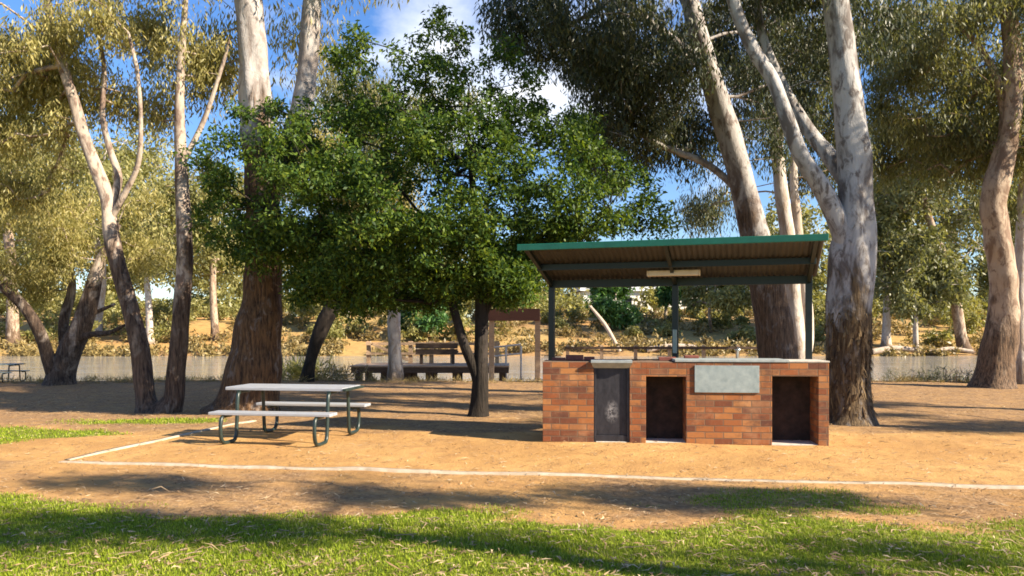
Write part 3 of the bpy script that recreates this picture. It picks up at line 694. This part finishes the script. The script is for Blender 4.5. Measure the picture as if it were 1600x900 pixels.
# right edge gum
d8 = 20.6
tree('gum_tree', 'bent tan gum tree at the right edge with a dark shaded foot', (*G(1556,606)[:2], 0),
     [px_stem([(1552,612,d8,92),(1554,590,d8,66),(1562,540,d8,56),(1568,480,d8,50),(1566,420,d8,46),(1558,370,d8,44),(1552,320,d8,42),(1560,275,d8,40),(1574,225,d8,37),(1581,160,d8,34),(1582,90,d8,30),(1576,20,d8,26),(1570,-60,d8,20),(1580,-180,d8,12)]),
      px_stem([(1576,205,d8,18),(1560,130,d8+.1,14),(1535,80,d8+.2,11),(1500,40,d8+.3,8)])],
     [pb(1500,80,20.5,1.9,1.8,1.3), pb(1590,20,20.6,1.6,1.8,1.2), pb(1440,150,21.5,1.5,1.6,1.2), pb(1520,230,22,1.4,1.4,1.0), pb(1620,180,21,1.2,1.5,1.4), pb(1410,40,21,1.2,1.4,1), pb(1450,70,23,1.6,1.6,1.2), pb(1540,150,23,1.3,1.4,1.0), pb(1400,230,24,1.1,1.3,1.0)],
     620, 120, (.26,.26,.34), .14, M['gum_tan'], M['leaf_gum_right'], 66, .6, .24, voids=.08, vr=.6)
tree('gum_tree', 'narrow pale gum partly cut off by the right edge of the picture', (*G(1596,601)[:2], 0),
     [px_stem([(1596,606,22,46),(1594,560,22,28),(1592,480,22,25),(1596,400,22,23),(1600,300,22.1,20),(1612,200,22.2,16),(1620,80,22.2,11)])],
     [pb(1600,300,22.8,1.2,1.3,1.1), pb(1640,120,22.6,1.6,1.6,1.3), pb(1580,400,23.4,.8,.9,.7)],
     140, 120, (.38,.38,.45), .18, M['gum_pale'], M['leaf_gum_right'], 67, .65, .18, sides=14)
# big brown trunk behind the picnic table
d4 = 14.6
tree('gum_tree', 'massive gum with rough brown trunk flaring at the ground behind the silver picnic table', (*G(388,645)[:2], 0),
     [px_stem([(380,655,d4,150),(384,640,d4,122),(391,610,d4,106),(398,570,d4,94),(404,520,d4,84),(409,470,d4,74),(411,420,d4,67),(411,360,d4,62),(409,300,d4,58),(405,230,d4,55),(400,150,d4,54),(394,80,d4,52),(387,10,d4,49),(380,-80,d4,42),(370,-220,d4,28)]),
      px_stem([(412,340,d4+.1,40),(432,280,d4+.3,40),(458,210,d4+.5,38),(474,150,d4+.6,36),(482,90,d4+.7,34),(487,20,d4+.7,32),(492,-80,d4+.7,25),(505,-200,d4+.7,14)])],
     [pb(440,-110,14.8,2.0,2.2,.9), pb(330,-140,14.6,1.6,1.9,.9), pb(560,-120,15,1.4,1.6,.8), pb(470,60,16,.6,.8,.9), pb(350,90,15.4,.5,.7,.9)],
     170, 120, (.33,.33,.38), .15, M['gum_big'], M['leaf_gum'], 77, .65, .18, sides=30, bmp=.13)
# twin stemmed gum at left
d2 = 14.4
tree('gum_tree', 'twin stemmed gum with dark joined foot and two slender leaning stems at left', (*G(245,646)[:2], 0),
     [px_stem([(238,652,d2,72),(230,630,d2,38),(224,590,d2,33),(217,540,d2,31),(203,480,d2,29),(186,420,d2,28),(173,360,d2,27),(167,310,d2,25),(150,262,d2,23),(132,215,d2,21),(118,165,d2,19),(100,110,d2,17),(84,60,d2,15),(74,0,d2,12),(68,-90,d2,7)]),
      px_stem([(252,652,d2,70),(270,625,d2,38),(275,580,d2,33),(281,520,d2,31),(287,450,d2,29),(289,380,d2,27),(285,310,d2,25),(282,240,d2,21),(280,160,d2,17),(284,80,d2,13),(290,0,d2,9),(295,-90,d2,6)]),
      px_stem([(170,330,d2,15),(185,280,d2+.1,14),(172,235,d2+.2,12),(160,180,d2+.2,10),(163,110,d2+.3,8),(150,30,d2+.3,6)]),
      px_stem([(172,345,d2,12),(196,300,d2-.1,11),(216,255,d2-.2,9),(220,190,d2-.3,8),(214,110,d2-.4,7),(200,50,d2-.4,5)]),
      px_stem([(283,260,d2,10),(318,190,d2+.1,9),(345,110,d2+.1,7),(360,60,d2+.1,5)])],
     [pb(50,70,14.2,1.5,1.5,.95), pb(160,40,14.4,1.1,1.3,.75), pb(190,135,14.9,.7,.9,.5), pb(290,55,14.6,.9,1.2,.7), pb(20,190,14.9,.9,1.0,.6), pb(90,180,14.8,.5,.8,.5), pb(240,110,15,.6,.8,.6), pb(60,260,15,.6,.8,.35), pb(330,30,15,.6,.9,.5), pb(210,20,14.7,.8,1,.5), pb(100,20,14.6,1.2,1,.5), pb(270,130,15,.5,.8,.45), pb(40,120,15.2,1.2,1,.6), pb(340,60,15.2,.6,1,.8), pb(10,30,14,.9,1,.7), pb(330,150,14.9,.35,.6,.6), pb(110,-70,14.4,1.3,1.3,.5), pb(300,-80,14.6,1.1,1.2,.5), pb(120,150,15.4,.6,.7,.6), pb(250,200,15.4,.45,.6,.5), pb(210,90,15.2,.9,.9,.6), pb(30,290,15.6,.8,.8,.5), pb(320,240,15.6,.4,.5,.5), pb(150,80,14.2,1.0,.9,.6)],
     900, 115, (.18,.18,.25), .095, M['gum_brown'], M['leaf_gum'], 88, .6, .26, voids=.075, vr=.45, stem_names=['trunk', 'trunk', 'limb', 'limb', 'limb'], sides=20, grow_kw=dict(tip=.006, rmax=.05))
# spreading tree by the far left table
d1 = 21.6
tree('gum_tree', 'short thick spreading gum with low bare dead branches by the river at far left', (*G(96,600)[:2], 0),
     [px_stem([(95,604,d1,54),(97,585,d1,44),(108,550,d1,40),(124,515,d1,36),(140,470,d1,30),(150,430,d1,24),(165,390,d1,16),(185,350,d1,10)]),
      px_stem([(88,590,d1,30),(76,560,d1-.2,24),(62,520,d1-.4,21),(42,485,d1-.6,19),(15,458,d1-.8,17),(-20,430,d1-.9,13),(-60,380,d1-.9,8)]),
      px_stem([(100,560,d1+.1,18),(100,500,d1+.3,17),(112,450,d1+.5,14),(105,390,d1+.7,10)]),
      px_stem([(118,530,d1,15),(145,522,d1-.3,11),(170,520,d1-.5,9),(195,508,d1-.7,5)]),
      px_stem([(128,500,d1,11),(150,488,d1+.1,8),(180,475,d1+.2,5)]),
      px_stem([(10,455,d1-.8,12),(5,430,d1-.8,10),(-15,395,d1-.8,7)])],
     [pb(60,380,21.6,1.9,1.8,1.2), pb(160,380,21.8,1.3,1.4,.9), pb(0,330,21.3,1.6,1.7,1.2), pb(90,300,22,1.7,1.8,1.0), pb(60,450,22.4,1.0,1.2,.5), pb(150,290,22.4,1.0,1.2,.6), pb(220,400,23,.9,1.2,.8), pb(30,250,22,1.1,1.3,.7), pb(-60,400,21,1.4,1.5,1.3), pb(200,310,22.4,.9,1,.6)],
     330, 130, (.22,.22,.28), .12, M['gum_brown'], M['leaf_gum'], 99, .55, .26, voids=.07, vr=.7, sides=18, grow_kw=dict(tip=.006, rmax=.06))
# pale trunk at the jetty and dark leaning one
tree('gum_tree', 'straight pale bare trunk standing in front of the timber jetty', (*G(617,593)[:2], -.0),
     [px_stem([(617,600,23.6,34),(617,560,23.6,25),(615,500,23.6,23),(614,440,23.6,22),(612,360,23.6,20),(606,280,23.6,17),(600,180,23.6,12)])],
     [pb(610,260,23.6,1.5,1.5,1.2), pb(560,160,24,1.6,1.6,1.2), pb(680,180,24,1.4,1.5,1.2)],
     130, 110, (.38,.38,.42), .18, M['gum_pale'], M['leaf_gum_right'], 101, .6, .19, sides=16)
tree('gum_tree', 'dark trunk leaning right at the water edge beside the massive brown trunk', (*G(484,594)[:2], -.1),
     [px_stem([(478,602,22.8,30),(484,570,22.8,22),(492,540,22.8,24),(508,500,22.8,28),(530,460,22.8,25),(550,400,22.8,20),(565,330,22.8,14)])],
     [pb(560,330,22.8,1.7,1.6,1.2), pb(500,360,22.8,1.4,1.4,1.0), pb(480,250,23,1.3,1.4,1.1)],
     160, 110, (.38,.38,.42), .18, M['dark_bark'], M['leaf_gum'], 103, .6, .19, sides=16)
# unseen trees added right of the frame, crowns shaped to shade ground and trunks
for k, (x, y, z, nc, bl, label) in enumerate((
        (12.9, -1.0, 6.4, 100, [(-2.2,.2,0,1.2,.55,.6),(1.2,-.9,.6,1.2,.8,.6),(.4,1.2,1.0,1.2,.5,.5),(-.6,-2.2,-.5,1.1,.6,.5),(2.8,1.0,.6,1,.6,.6)], 'unseen spreading gum added right of the frame to shade the lawn'),
        (8.6, 1.5, 6.3, 140, [(-2.6,-.35,.5,1.0,.30,.35),(-1.0,.0,.6,1.1,.28,.4),(.8,-.35,.4,1.0,.3,.4),(2.6,.9,.5,1.3,.25,.4),(1.2,.9,.8,.8,.22,.3),(4.2,1.0,.6,.9,.25,.4),(-2.2,1.7,.5,.9,.18,.3),(-.4,1.9,.4,.7,.16,.3)], 'unseen small gum added by the lawn edge, crown shaped to shade lawn and dirt'),
        (12.8, 9.4, 7.4, 150, [(-.4,-.3,-1.6,.7,.4,.6),(-1.9,.9,.2,1.8,1.0,.7),(1.7,-.3,.6,1.4,1.0,.6),(.4,2.6,1.2,1.6,1.0,.6),(-.6,-1.4,-.3,1.3,.5,.5),(-2.5,3.2,.8,1.5,.8,.6)], 'unseen tall gum added right of the barbecue to shade the middle ground'),
        (13.6, 13.2, 6.2, 120, [(-1.0,.2,.2,1.2,.8,1.2),(.8,-.6,.8,1.2,.9,1.1),(.2,1.6,.4,1.2,.8,1.0)], 'unseen bushy gum added past the right edge to shade the leaning gum'),
        (18.5, 7.6, 7.0, 150, [(-1.8,1.9,.2,1.5,.6,.7),(1.0,-.9,.6,1.5,.5,.6),(.4,3.2,1.0,1.5,.6,.6),(-.6,.6,-.5,1.3,.4,.5)], 'unseen wide gum added farther off past the right edge to shade the ground'))):
    tree('gum_tree', label, (x, y, 0), [np.array([[x,y,-.1,.34],[x,y,.4,.25],[x-.1,y+.1,2,.2],[x+.1,y,4,.17],[x,y,z,.1]])],
         [[x+b_[0], y+b_[1], z+b_[2], *b_[3:]] for b_ in bl], nc, 80, (.22,.22,.26), .14, M['gum_grey'], M['leaf_gum'], 120+k, .6, .24, sides=14, vr=.4)

# ------------------------------------------------------------------ far bank
def gz(x, y): return float(terrain(np.array([x]), np.array([y]))[0])
def far_tree(px, d, h, wd, label, leaf='leaf_far', bark_='gum_pale', seed=0, n=60, nl=60, lean=0.0, low=.28, twr=.022, size=.55):
    x = (px-800)/F*d; z = gz(x, d); g = np.random.default_rng(seed)
    top = np.array([x+lean*h, d, z+h*.85])
    st = np.array([[x, d, z-.3, h*twr*1.5], [x+lean*h*.1, d, z+h*.06, h*twr], [x+lean*h*.35+g.normal(0,.02)*h, d, z+h*.3, h*twr*.85], [x+lean*h*.6+g.normal(0,.03)*h, d, z+h*.55, h*twr*.6], [*top, h*twr*.25]])
    cx = x+lean*h*.7; bl = []
    for _ in range(8):
        a = g.uniform(0, 6.28); rr = wd*.5
        bl.append([cx+math.cos(a)*rr*g.uniform(.2,.75), d+math.sin(a)*rr*.6, z+h*g.uniform(low+.12, .88), rr*g.uniform(.35,.6), rr*.5, h*g.uniform(.09,.17)])
    return tree('far_tree', label, (x, d, z), [st], bl, n, nl, (wd*.07, wd*.07, wd*.07), size, M[bark_], M[leaf], seed, .45, .36, sides=10, step=.5, bmp=.05,
                group='trees on the far bank', grow_kw=dict(tip=.03, rmax=.25, step=1.2))
far = [
 (20, 86, 31, 20, 'broad olive gum on the far bank behind the spreading gum at far left', 'leaf_far', 0),
 (150, 92, 27, 17, 'pale trunked gum on the far bank between the spreading gum and the twin stemmed gum', 'leaf_far', .05),
 (235, 88, 19, 14, 'bushy yellow green gum on the far bank seen between the twin stems', 'leaf_far', -.04),
 (335, 90, 21, 15, 'rounded olive gum on the far bank just left of the massive brown trunk', 'leaf_far', .02),
 (545, 96, 11, 8, 'thin white stemmed gum on the far bank behind the left end of the jetty', 'leaf_far', 0),
 (660, 90, 7.5, 7, 'bright green bushy tree on the far bank behind the jetty bench', 'leaf_far_green', 0),
 (790, 100, 11, 9, 'olive tree on the far bank behind the brown sign board', 'leaf_far', .03),
 (960, 98, 7.5, 8, 'bright green rounded tree on the far bank under the left half of the roof', 'leaf_far_green', 0),
 (1040, 104, 9.5, 7, 'light green tree on the far bank just left of the middle shelter post', 'leaf_far_green', -.03),
 (1110, 94, 9.5, 9, 'wispy grey green gum on the far bank right of the middle shelter post', 'leaf_far', .05),
 (1385, 86, 22, 13, 'olive gum on the far bank just right of the thick grey trunk', 'leaf_gum_right', 0),
 (1432, 84, 14, 10, 'dark stumpy gum on the far bank beside the orange building', 'leaf_gum_right', -.05),
 (1510, 84, 27, 17, 'pale leaning trunk gum on the far bank left of the bent tan gum', 'leaf_gum_right', -.22),
 (1580, 90, 28, 17, 'olive gum on the far bank behind the bent tan gum', 'leaf_gum_right', -.1),
]
for i, (px, d, h, wd, lb, lf, ln) in enumerate(far):
    far_tree(px, d, h, wd, lb, lf, 'gum_pale' if i % 3 else 'gum_tan', 300+i, 150, 70, ln, .10 if lf == 'leaf_far_green' else .26)
# far-off wood and scrub behind them: one mass
g = np.random.default_rng(400)
cl_ = []
for px in np.arange(-500, 2120, 26):
    d = g.uniform(118, 150); x = (px+g.uniform(-20,20)-800)/F*d
    open_ = 880 < px < 1200
    h = g.uniform(4, 7) if open_ else (g.uniform(9, 15) if 430 < px < 880 else g.uniform(15, 27))
    if open_ and g.random() < .6: continue
    z = gz(x, d); k = int(12+h*2); o = g.normal(0, 1, (k,3)); o /= np.linalg.norm(o, axis=1)[:,None]; o *= (g.random(k)**.4)[:,None]
    cl_.append(np.array([x, d, z+h*.58])+o*np.array([3.6, 3.0, h*.44]))
for px in np.arange(-500, 2120, 20):
    if 930 < px < 1090: continue
    d = g.uniform(112, 124); x = (px+g.uniform(-15,15)-800)/F*d; z = gz(x, d); h = g.uniform(2.5, 5.5); o = g.normal(0, 1, (12,3)); o /= np.linalg.norm(o, axis=1)[:,None]
    cl_.append(np.array([x, d, z+h*.45])+o*np.array([2.4, 1.8, h*.45])*(g.random((12,1))**.4))
cl_ = np.vstack(cl_); v = leaf_quads(cl_, 40, (.75,.75,.7), .75, .4, g, .42)
tag(mesh_np('far_wood', v, np.arange(len(v)).reshape(-1,4), M['leaf_far']), 'continuous belt of olive woodland closing the view beyond the far bank', 'woodland', kind='stuff')
cl_ = []
for _ in range(430):
    d = g.uniform(81, 116) if g.random() < .7 else g.uniform(80.5, 85); x = g.uniform(-.78, .78)*d; z = gz(x, d); s = g.uniform(.35, 1.5)
    o = g.normal(0, 1, (6,3)); o[:,2] = abs(o[:,2])*.7
    cl_.append(np.array([x, d, z+.15])+o*s*.55)
cl_ = np.vstack(cl_); v = leaf_quads(cl_, 22, (.35,.35,.28), .42, .1, g, .4)
tag(mesh_np('bank_scrub', v, np.arange(len(v)).reshape(-1,4), M['dry_bush']), 'low dry scrub covering the slope of the far bank', 'scrub', kind='stuff')
cl_ = []
for _ in range(170):
    d = g.uniform(86, 125); x = g.uniform(-.8, .8)*d; px = 800+x/d*F
    sc_ = g.uniform(1.0, 3.0)*(.45 if 840 < px < 1300 else 1.0); z = gz(x, d)
    o = g.normal(0, 1, (16,3)); o /= np.linalg.norm(o, axis=1)[:,None]
    cl_.append(np.array([x, d, z+sc_*.75])+o*np.array([1.15,.9,.8])*sc_*(g.random((16,1))**.4))
cl_ = np.vstack(cl_); v = leaf_quads(cl_, 46, (.40,.40,.36), .42, .4, g, .4)
tag(mesh_np('bank_bushes', v, np.arange(len(v)).reshape(-1,4), M['leaf_far']), 'olive bushes crowding the slope of the far bank', 'bushes', kind='stuff')
# bank-edge plants
for k, (px, py, hh, n, label, lf) in enumerate(((140,583,.75,26,'yellow green reed clump at the water edge right of the spreading gum','dry_bush'), (262,590,.4,18,'low green reed clump between the twin stems at the water edge','leaf_far_green'),
        (470,592,.95,30,'leafy bush at the water edge right of the massive brown trunk','leaf_far'), (535,594,.55,22,'low dry reed clump left of the jetty','dry_bush'), (1420,596,.35,22,'sparse dark reeds on the bank right of the thick grey trunk','leaf_gum_dark'), (1490,597,.45,24,'taller dark reeds on the bank left of the bent tan gum','leaf_gum_dark'))):
    b0 = G(px, py); b0[2] = gz(b0[0], b0[1]); g = np.random.default_rng(500+k)
    c = b0+g.normal(0, 1, (n,3))*np.array([.45, .2, 0])+np.array([0, 0, hh*.35])*g.random((n,1))*1.2
    v = leaf_quads(c, 26, (.13,.13,.16), hh*.5, -.5, g, .07)
    t = empty('reed_clump' if 'reed' in label else 'bush', b0, 0, label, 'reeds' if 'reed' in label else 'bush')
    mesh_np('foliage', v-b0, np.arange(len(v)).reshape(-1,4), M[lf], t)
    mb = MB()
    for _ in range(12):
        a = g.normal(0, .3, 2); mb.tube([(a[0], a[1]*.4, -.05), (a[0]*1.2, a[1]*.5, hh*.4), (a[0]*1.4+.05, a[1]*.5, hh*.8)], .008, 5)
    mb.build('stems', M['dead_wood'], t)
g = np.random.default_rng(560); n_ = 520; x = g.uniform(-19, 19, n_); y = 22.7+g.normal(0, .35, n_)+1.6*(fbm(x*.12+3, x*0+1.5, 8)-.5); hh_ = g.uniform(.06, .28, n_)*np.clip(fbm(x*.5, y*.5, 99)*2-.5, .1, 1)
c = np.stack([x, y, terrain(x, y)+hh_*.3], -1); v = leaf_quads(c, 26, (.10,.10,.03), .16, -.55, g, .07)
tag(mesh_np('bank_grass', v, np.arange(len(v)).reshape(-1,4), M['dry_bush']), 'dry grass tufts along the near edge of the river bank', 'grass', kind='stuff')
# driftwood on the far bank
for k, (a, b_, w_, label) in enumerate((((922,478),(968,552),.34,'pale dead tree leaning on the far bank under the left half of the roof'), ((1010,545),(1110,537),.45,'grey fallen log along the far waterline under the shelter roof'),
        ((1362,548),(1440,538),.5,'dark fallen log on the far bank right of the thick grey trunk'), ((1452,552),(1520,545),.4,'pale fallen log on the far bank left of the bent tan gum'), ((640,556),(690,548),.35,'low fallen log behind the jetty bench'))):
    d = 82.5; A0 = P(*a, d); B0 = P(*b_, d); 
    lo = A0 if A0[2] < B0[2] else B0; lo[2] = gz(lo[0], d)+.1
    if abs(a[1]-b_[1]) < 20:
        A0[2] = gz(A0[0], d)+.25; B0[2] = gz(B0[0], d)+.45
    m_ = (A0+B0)/2+np.array([.1,.2,.35]); r = np.array([w_*.45, w_*.6, w_*.75]) if A0[2] > B0[2] else np.array([w_*.75, w_*.6, w_*.4])
    base = (A0+B0)/2
    s = spline(np.c_[np.array([A0, m_, B0])-base, r], .4); v, q = tube_np(s[:,:3], s[:,3], 10, .12, k)
    o = mesh_np('dead_log', v, q, M['dead_wood'], None, True, loc=base); tag(o, label, 'log')
# buildings over the river
def shed(name, px, py0, w_, dep, h, d, label, wall_m, roof_m, nwin):
    x = (px-800)/F*d; z = gz(x, d)-.2
    t = empty(name, (x, d, z), R(4), label, 'building')
    b = MB(); b.box(-w_/2, w_/2, 0, dep, 0, h); b.build('wall', wall_m, t)
    b = MB(); b.add([(-w_/2-.5,-.6,h),(w_/2+.5,-.6,h),(w_/2+.5,dep/2,h+dep*.16),(-w_/2-.5,dep/2,h+dep*.16),(w_/2+.5,dep+.6,h),(-w_/2-.5,dep+.6,h)],
          [(0,1,2,3),(3,2,4,5),(0,3,5),(1,4,2)]); b.build('roof', roof_m, t)
    for i in range(nwin):
        u = -w_/2+w_*(i+.5)/nwin
        b = MB(); b.box(u-.7, u+.7, -.06, -.005, h*.45, h*.78); b.build('window', M['dark_glass'], t)
    b = MB(); b.box(-w_*.1, -w_*.1+1.0, -.07, -.006, 0, 2.1); b.build('door', M['jetty_dark'], t)
shed('shed', 1050, 490, 30, 8, 4.6, 128, 'long white building on the far bank seen under the shelter roof', M['white_wall'], M['roof_grey'], 6)
shed('house', 1450, 480, 7, 6, 4.2, 124, 'small orange walled building with pale roof across the river at right', M['orange_wall'], M['white_wall'], 2)

# ------------------------------------------------------------------ jetty
jd = 25.4; jt = empty('jetty', (-2.8, jd, -.0), 0, 'timber jetty on dark posts with a railing at the river edge', 'jetty')
JX = lambda px: (px-800)/F*jd+2.8
zd = .36
b = MB()
xx = JX(548)
while xx < JX(795): b.box(xx, xx+.14, -.2, 2.0, zd-.045, zd+random.uniform(-.004,.006)); xx += .15
b.build('deck', M['jetty_wood'], jt)
for y_ in (-.17, 1.82):
    b = MB(); b.box(JX(550), JX(795), y_, y_+.12, zd-.24, zd-.05); b.build('bearer', M['jetty_dark'], jt)
for px in (560, 600, 636, 670, 712, 785):
    for yy in (-.0, 1.7):
        b = MB(); b.box(JX(px)-.11, JX(px)+.11, yy, yy+.2, -2.4, zd-.245); b.build('pile', M['jetty_dark'], jt)
for px in (575, 645):
    b = MB(); b.bar((JX(px), .1, zd-.26), (JX(px+16), .1, -.35), .08, .1); b.build('brace', M['jetty_dark'], jt)
ry = 1.85
for px in (560, 597, 630, 665, 700, 740, 775):
    b = MB(); b.box(JX(px)-.07, JX(px)+.07, ry-.08, ry+.08, zd-.03, zd+.78); b.build('railing_post', M['jetty_wood'], jt)
b = MB(); b.box(JX(556), JX(780), ry-.15, ry-.085, zd+.64, zd+.74); b.build('rail', M['jetty_wood'], jt)
b = MB(); b.box(JX(556), JX(780), ry-.14, ry-.085, zd+.30, zd+.38); b.build('rail', M['jetty_wood'], jt)
b = MB(); b.bar((JX(568), ry-.16, zd+.68), (JX(627), ry-.16, zd+.12), .05, .10); b.build('rail', M['jetty_wood'], jt)
# bench on the jetty
be = empty('bench', (-2.8+JX(678), jd+.95, zd+.003), 0, 'dark timber bench facing the river on the jetty deck', 'bench')
b = MB(); b.box(-.72, .72, -.06, -.02, .34, .52); b.box(-.72, .72, -.05, -.01, .54, .72); b.build('backrest', M['jetty_dark'], be)
b = MB(); b.box(-.72, .72, 0, .42, .40, .45); b.build('seat', M['jetty_dark'], be)
for s in (-1, 1):
    b = MB(); b.box(s*.55-.04, s*.55+.04, .02, .36, 0, .398); b.build('leg', M['jetty_dark'], be)
# gateway board
gx0, gx1 = (768-800)/F*24.6, (840-800)/F*24.6
gt = empty('entrance_sign', ((gx0+gx1)/2, 24.6, -.1), 0, 'brown board on two posts over the path to the jetty', 'sign')
hw = (gx1-gx0)/2
b = MB(); b.box(-hw-.1, hw+.07, -.10, -.055, 1.93, 2.32); b.build('board', M['sign_board'], gt, .01)
for s in (-1, 1):
    b = MB(); b.box(s*hw-.085, s*hw+.085, -.05, .09, -.6, 2.28); b.build('post', M['jetty_wood'], gt, .01)
hr = empty('handrail', (-.25, 25.6, .0), 0, 'pale metal handrail beside the sign post at the jetty ramp', 'handrail')
b = MB(); b.tube([(-.45,0,.95),(.55,0,1.05)], .03, 8); b.build('rail', M['handrail'], hr); b = MB(); b.tube([(-.45,0,.65),(.55,0,.75)], .03, 8); b.build('rail', M['handrail'], hr)
for s in (-.45, .05, .55):
    b = MB(); b.tube([(s,0,-1.0),(s,0,1.0)], .035, 8); b.build('post', M['handrail'], hr)
# riverside rail seen under the shelter
rf = empty('post_and_rail_fence', (3.9, 24.8, -.2), 0, 'low weathered post and rail fence at the river edge behind the barbecue', 'fence')
b = MB(); b.box(-2.2, 4.4, -.05, 0, 1.12, 1.2); b.build('rail', M['jetty_dark'], rf); b = MB(); b.box(-2.2, 4.4, -.05, 0, .72, .80); b.build('rail', M['jetty_dark'], rf)
for u in (-2.1, -1.0, .1, 1.2, 2.3, 3.4, 4.3):
    b = MB(); b.box(u-.05, u+.05, .003, .1, -.6, 1.25); b.build('post', M['jetty_wood'], rf)
